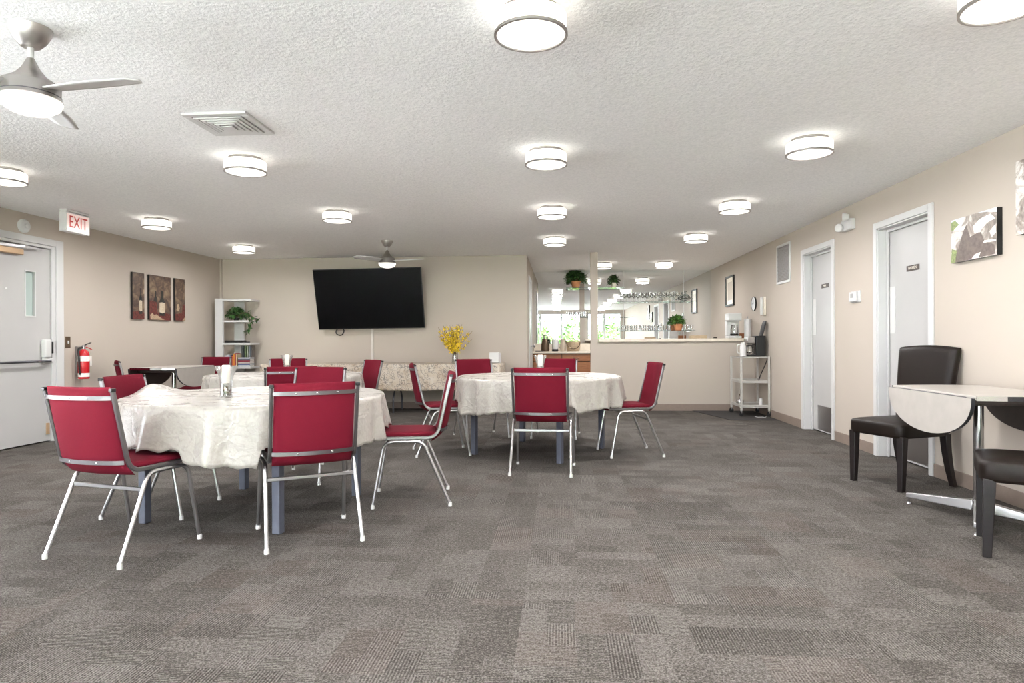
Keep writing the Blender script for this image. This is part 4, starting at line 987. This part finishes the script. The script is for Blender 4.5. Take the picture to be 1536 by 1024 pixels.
# things on the bar top
BT = 1.0585
o = MB().box(0, .24, 0, .16, 0, .045).build('wooden_tray', 'wicker', bevel=.004, loc=(1.93, 9.75, BT)); tag(o, 'flat tan tray lying on the bar top left of the white coffee maker', 'tray')
o = MB().box(0, .05, 0, .04, 0, .02).build('card_holder', 'under', bevel=.003, loc=(2.26, 9.72, BT)); tag(o, 'tiny dark item on the bar top between tray and white coffee maker', 'holder')
t = thing('white_coffee_maker', 'white coffee maker with glass carafe on the bar top', 'coffee maker', (2.47, 9.70, BT))
MB().box(0, .19, 0, .22, 0, .035).box(0, .19, .13, .22, .035, .26).box(0, .19, 0, .22, .26, .37).build('body', 'white', t, bevel=.012)
MB().lathe([(.04, .255), (.058, .27)], 20, (.095, .065, 0)).build('filter_basket', 'lgrey', t)
t = thing('glass_carafe', 'glass carafe inside the white coffee maker on the bar', 'carafe', (2.565, 9.762, BT+.036))
MB().lathe([(.0001, 0), (.05, .002), (.058, .04), (.055, .10), (.042, .16), (.040, .16), (.052, .10), (.055, .04), (.0001, .006)], 22, cap=False).build('jar', 'glass', t)
MB().lathe([(.044, .162), (.044, .18), (.0001, .185)], 20).build('lid', 'lgrey', t); MB().lathe([(.059, .012), (.060, .03)], 22, cap=False).build('band', 'blackp', t)
MB().tube(smoothpath([(0, -.045, .16), (0, -.092, .15), (0, -.095, .07), (0, -.06, .04)], 5), .008, 8).build('handle', 'lgrey', t)
o = MB().box(-.08, .08, -.05, .05, 0, .075).build('wooden_box', 'oak', bevel=.003, loc=(2.747, 9.955, BT)); tag(o, 'small honey wood box on the bar end behind the black coffee maker', 'box')
# bracket shelf carries the box: short wall shelf at the bar end
o = MB().box(2.665, XR-.001, YB+.001, YB+.33, 1.0125, 1.0575).build('bar_end_shelf', 'stone', bevel=.004); tag(o, 'pale end piece of the bar top against the right wall', 'shelf')
t = thing('paper_towel_stand', 'white paper towel roll standing on the bar end', 'paper towel', (2.63, 9.93-.01+.06, BT)); t.location = (2.565, 9.955, BT)
t.location = (2.765, 9.78, BT); MB().lathe([(.0001, 0), (.055, 0), (.055, .005), (.006, .008), (.006, .32), (.0001, .325)], 20).build('stand', 'steel', t); MB().lathe([(.018, .009), (.05, .009), (.05, .285), (.018, .285), (.018, .009)], 24, cap=False).build('roll', 'white', t)

# ------------------------------------------------------------------ cart with coffee maker
o = MB().prism([(1.93, 9.645), (2.20, 8.55), (2.80, 8.55), (2.80, 9.645)], 0.0005, .008).build('floor_mat', 'mat', bevel=.002); tag(o, 'dark floor mat under the white rolling cart', 'mat')
cx0, cx1, cy0, cy1 = 2.27, 2.80, 8.86, 9.30
# the cart stands turned slightly so that its left end shows
t = thing('rolling_cart', 'white three shelf rolling cart by the right wall below the bar', 'cart', (2.617, 9.175, .008), 0); w, d = .182, .255
for k, z in enumerate((.13, .46, .80)):
    m = MB().box(-w, w, -d, d, z, z+.006)
    for a, b, c, e in ((-w, w, -d, -d+.006), (-w, w, d-.006, d), (-w, -w+.006, -d, d), (w-.006, w, -d, d)): m.box(a, b, c, e, z-.012, z+.024 if k < 2 else z+.006)
    m.build('shelf', 'cart', t, bevel=.0015)
for sx in (-1, 1):
    for sy in (-1, 1):
        MB().box(sx*w-.013, sx*w+.013, sy*d-.010, sy*d+.010, .075, .806).build('post', 'cart', t, bevel=.002)
        c = MB().box(sx*w-.008, sx*w+.008, sy*d-.012, sy*d+.012, .045, .075).build('caster_fork', 'steel', t)
        MB().lathe([(.0001, -.011), (.03, -.011), (.033, 0), (.03, .011), (.0001, .011)], 16, T=Matrix.Translation((sx*w, sy*d, .033)) @ Matrix.Rotation(PI/2, 4, 'X')).build('wheel', 'blackp', c)
t = thing('black_coffee_maker', 'black and steel coffee maker with its lid open on the white cart', 'coffee maker', (2.655, 9.10, .8155))
MB().box(0, .13, -.10, .10, 0, .275).build('water_tank', 'blackp', t, bevel=.012, seg=3)
MB().box(-.13, 0, -.085, .085, 0, .022).build('base_plate', 'blackp', t, bevel=.006)
MB().box(-.115, 0, -.075, .075, .17, .262).build('brew_head', 'steel', t, bevel=.012); MB().box(-.118, 0, -.078, .078, .160, .172).build('filter_rim', 'blackp', t, bevel=.003)
ld = MB().pad(lambda u, v: ((0, u*.075, v*.11), (1, 0, 0)), 10, 10, .016, 3).xf(Matrix.Translation((.118, 0, .372)) @ Matrix.Rotation(math.radians(14), 4, 'Y')).build('lid', 'blackp', t)
t = thing('coffee_carafe', 'glass carafe with black handle under the brew head of the black coffee maker', 'carafe', (2.595, 9.10, .838))
MB().lathe([(.0001, 0), (.048, .002), (.055, .035), (.052, .08), (.038, .12), (.036, .12), (.049, .08), (.052, .035), (.0001, .006)], 22, cap=False).build('jar', 'glass', t)
MB().lathe([(.040, .112), (.041, .13), (.0001, .133)], 18).build('lid', 'blackp', t); MB().tube(smoothpath([(-.03, -.03, .12), (-.06, -.06, .115), (-.065, -.062, .05), (-.035, -.035, .025)], 5), .009, 8).build('handle', 'blackp', t)
t = thing('thermal_jug', 'white thermal jug on the cart left of the black coffee maker', 'jug', (2.482, 9.0, .8155)); MB().lathe([(.0001, 0), (.042, 0), (.042, .13), (.030, .165), (.030, .185), (.0001, .19)], 20).build('body', 'white', t); MB().tube(smoothpath([(-.03, 0, .16), (-.075, 0, .15), (-.075, 0, .06), (-.042, 0, .04)], 5), .006, 8).build('handle', 'lgrey', t)
t = thing('steel_teapot', 'small shiny teapot on the low shelf of the cart', 'teapot', (2.51, 9.28, .1455)); MB().lathe([(.0001, 0), (.05, 0), (.055, .03), (.045, .06), (.012, .075), (.010, .085), (.0001, .088)], 20).build('body', 'chrome', t)
MB().tube([(0, .045*math.cos(a), .06+.075*math.sin(a)) for a in [PI*k/12 for k in range(13)]], .005, 8).build('handle', 'bronze', t)
o = MB().lathe([(.0001, 0), (.022, 0), (.022, .085), (.015, .1), (.0001, .102)], 16).build('white_bottle', 'white', loc=(2.72, 9.02, .1455)); tag(o, 'small white bottle on the low shelf of the cart', 'bottle')
m = MB(); m.tube(smoothpath([(2.772, 8.935, .83), (2.775, 8.935, .76), (2.72, 9.0, .58), (2.69, 9.02, .478)], 6), .006, 6)
tag(m.build('power_cord', 'blackp'), 'dark power cord hanging from the coffee maker to the middle cart shelf', 'cord')
m = MB(); m.tube(smoothpath([(2.60, 8.88, .0125), (2.62, 8.80, .0125), (2.68, 8.82, .0125), (2.70, 8.78, .0125), (2.74, 8.86, .0125)], 6), .004, 6)
tag(m.build('appliance_cable', 'white'), 'white cord lying on the dark mat under the cart', 'cord')

# ------------------------------------------------------------------ daylight, camera, colour
w = bpy.data.worlds.new('daylight'); SC.world = w; w.use_nodes = True
bg = w.node_tree.nodes['Background']; bg.inputs[0].default_value = (.90, .93, 1.0, 1); bg.inputs[1].default_value = WORLD
for i, (a, b, z0, z1) in enumerate(WIN):
    l = bpy.data.lights.new('window_portal', 'AREA'); l.shape = 'RECTANGLE'; l.size = b-a; l.size_y = z1-z0; l.cycles.is_portal = True
    o = bpy.data.objects.new('window_portal', l); COL.objects.link(o); o.location = ((a+b)/2, YF-.12, (z0+z1)/2); o.rotation_euler = (PI/2, 0, 0)
for i, (a, b, z0, z1) in enumerate(WIN_ADDED):
    l = bpy.data.lights.new('window_portal', 'AREA'); l.shape = 'RECTANGLE'; l.size = z1-z0; l.size_y = b-a; l.cycles.is_portal = True
    o = bpy.data.objects.new('window_portal', l); COL.objects.link(o); o.location = (XL-.13, (a+b)/2, (z0+z1)/2); o.rotation_euler = (0, -PI/2, 0)
sl = bpy.data.lights.new('sun', 'SUN'); sl.energy = SUN; sl.angle = .02; sl.color = (.95, .965, 1.0)
so = bpy.data.objects.new('sun', sl); COL.objects.link(so); so.rotation_euler = (math.radians(27), 0, 0)
F = 970.0; H = 1.045
yaw = math.atan(72/F); pt = math.atan(1.7/F); rl = math.radians(.25)
fw = Vector((-math.sin(yaw)*math.cos(pt), math.cos(yaw)*math.cos(pt), -math.sin(pt)))
r0 = Vector((math.cos(yaw), math.sin(yaw), 0)); u0 = r0.cross(fw)
R = r0*math.cos(rl)-u0*math.sin(rl); U = u0*math.cos(rl)+r0*math.sin(rl)
cam = bpy.data.cameras.new('camera'); cam.sensor_width = 36; cam.lens = 36*F/1536; cam.clip_start = .05
co = bpy.data.objects.new('camera', cam); COL.objects.link(co); SC.camera = co
mw = Matrix((R, U, -fw)).transposed().to_4x4(); mw.translation = (0, 0, H); co.matrix_world = mw
SC.view_settings.view_transform = 'Standard'; SC.view_settings.look = 'None'; SC.view_settings.gamma = 1; SC.view_settings.use_curve_mapping = False
SC.view_settings.exposure = 1.38
SC.cycles.max_bounces = 12; SC.cycles.diffuse_bounces = 8; SC.cycles.transparent_max_bounces = 16; SC.cycles.sample_clamp_indirect = 8
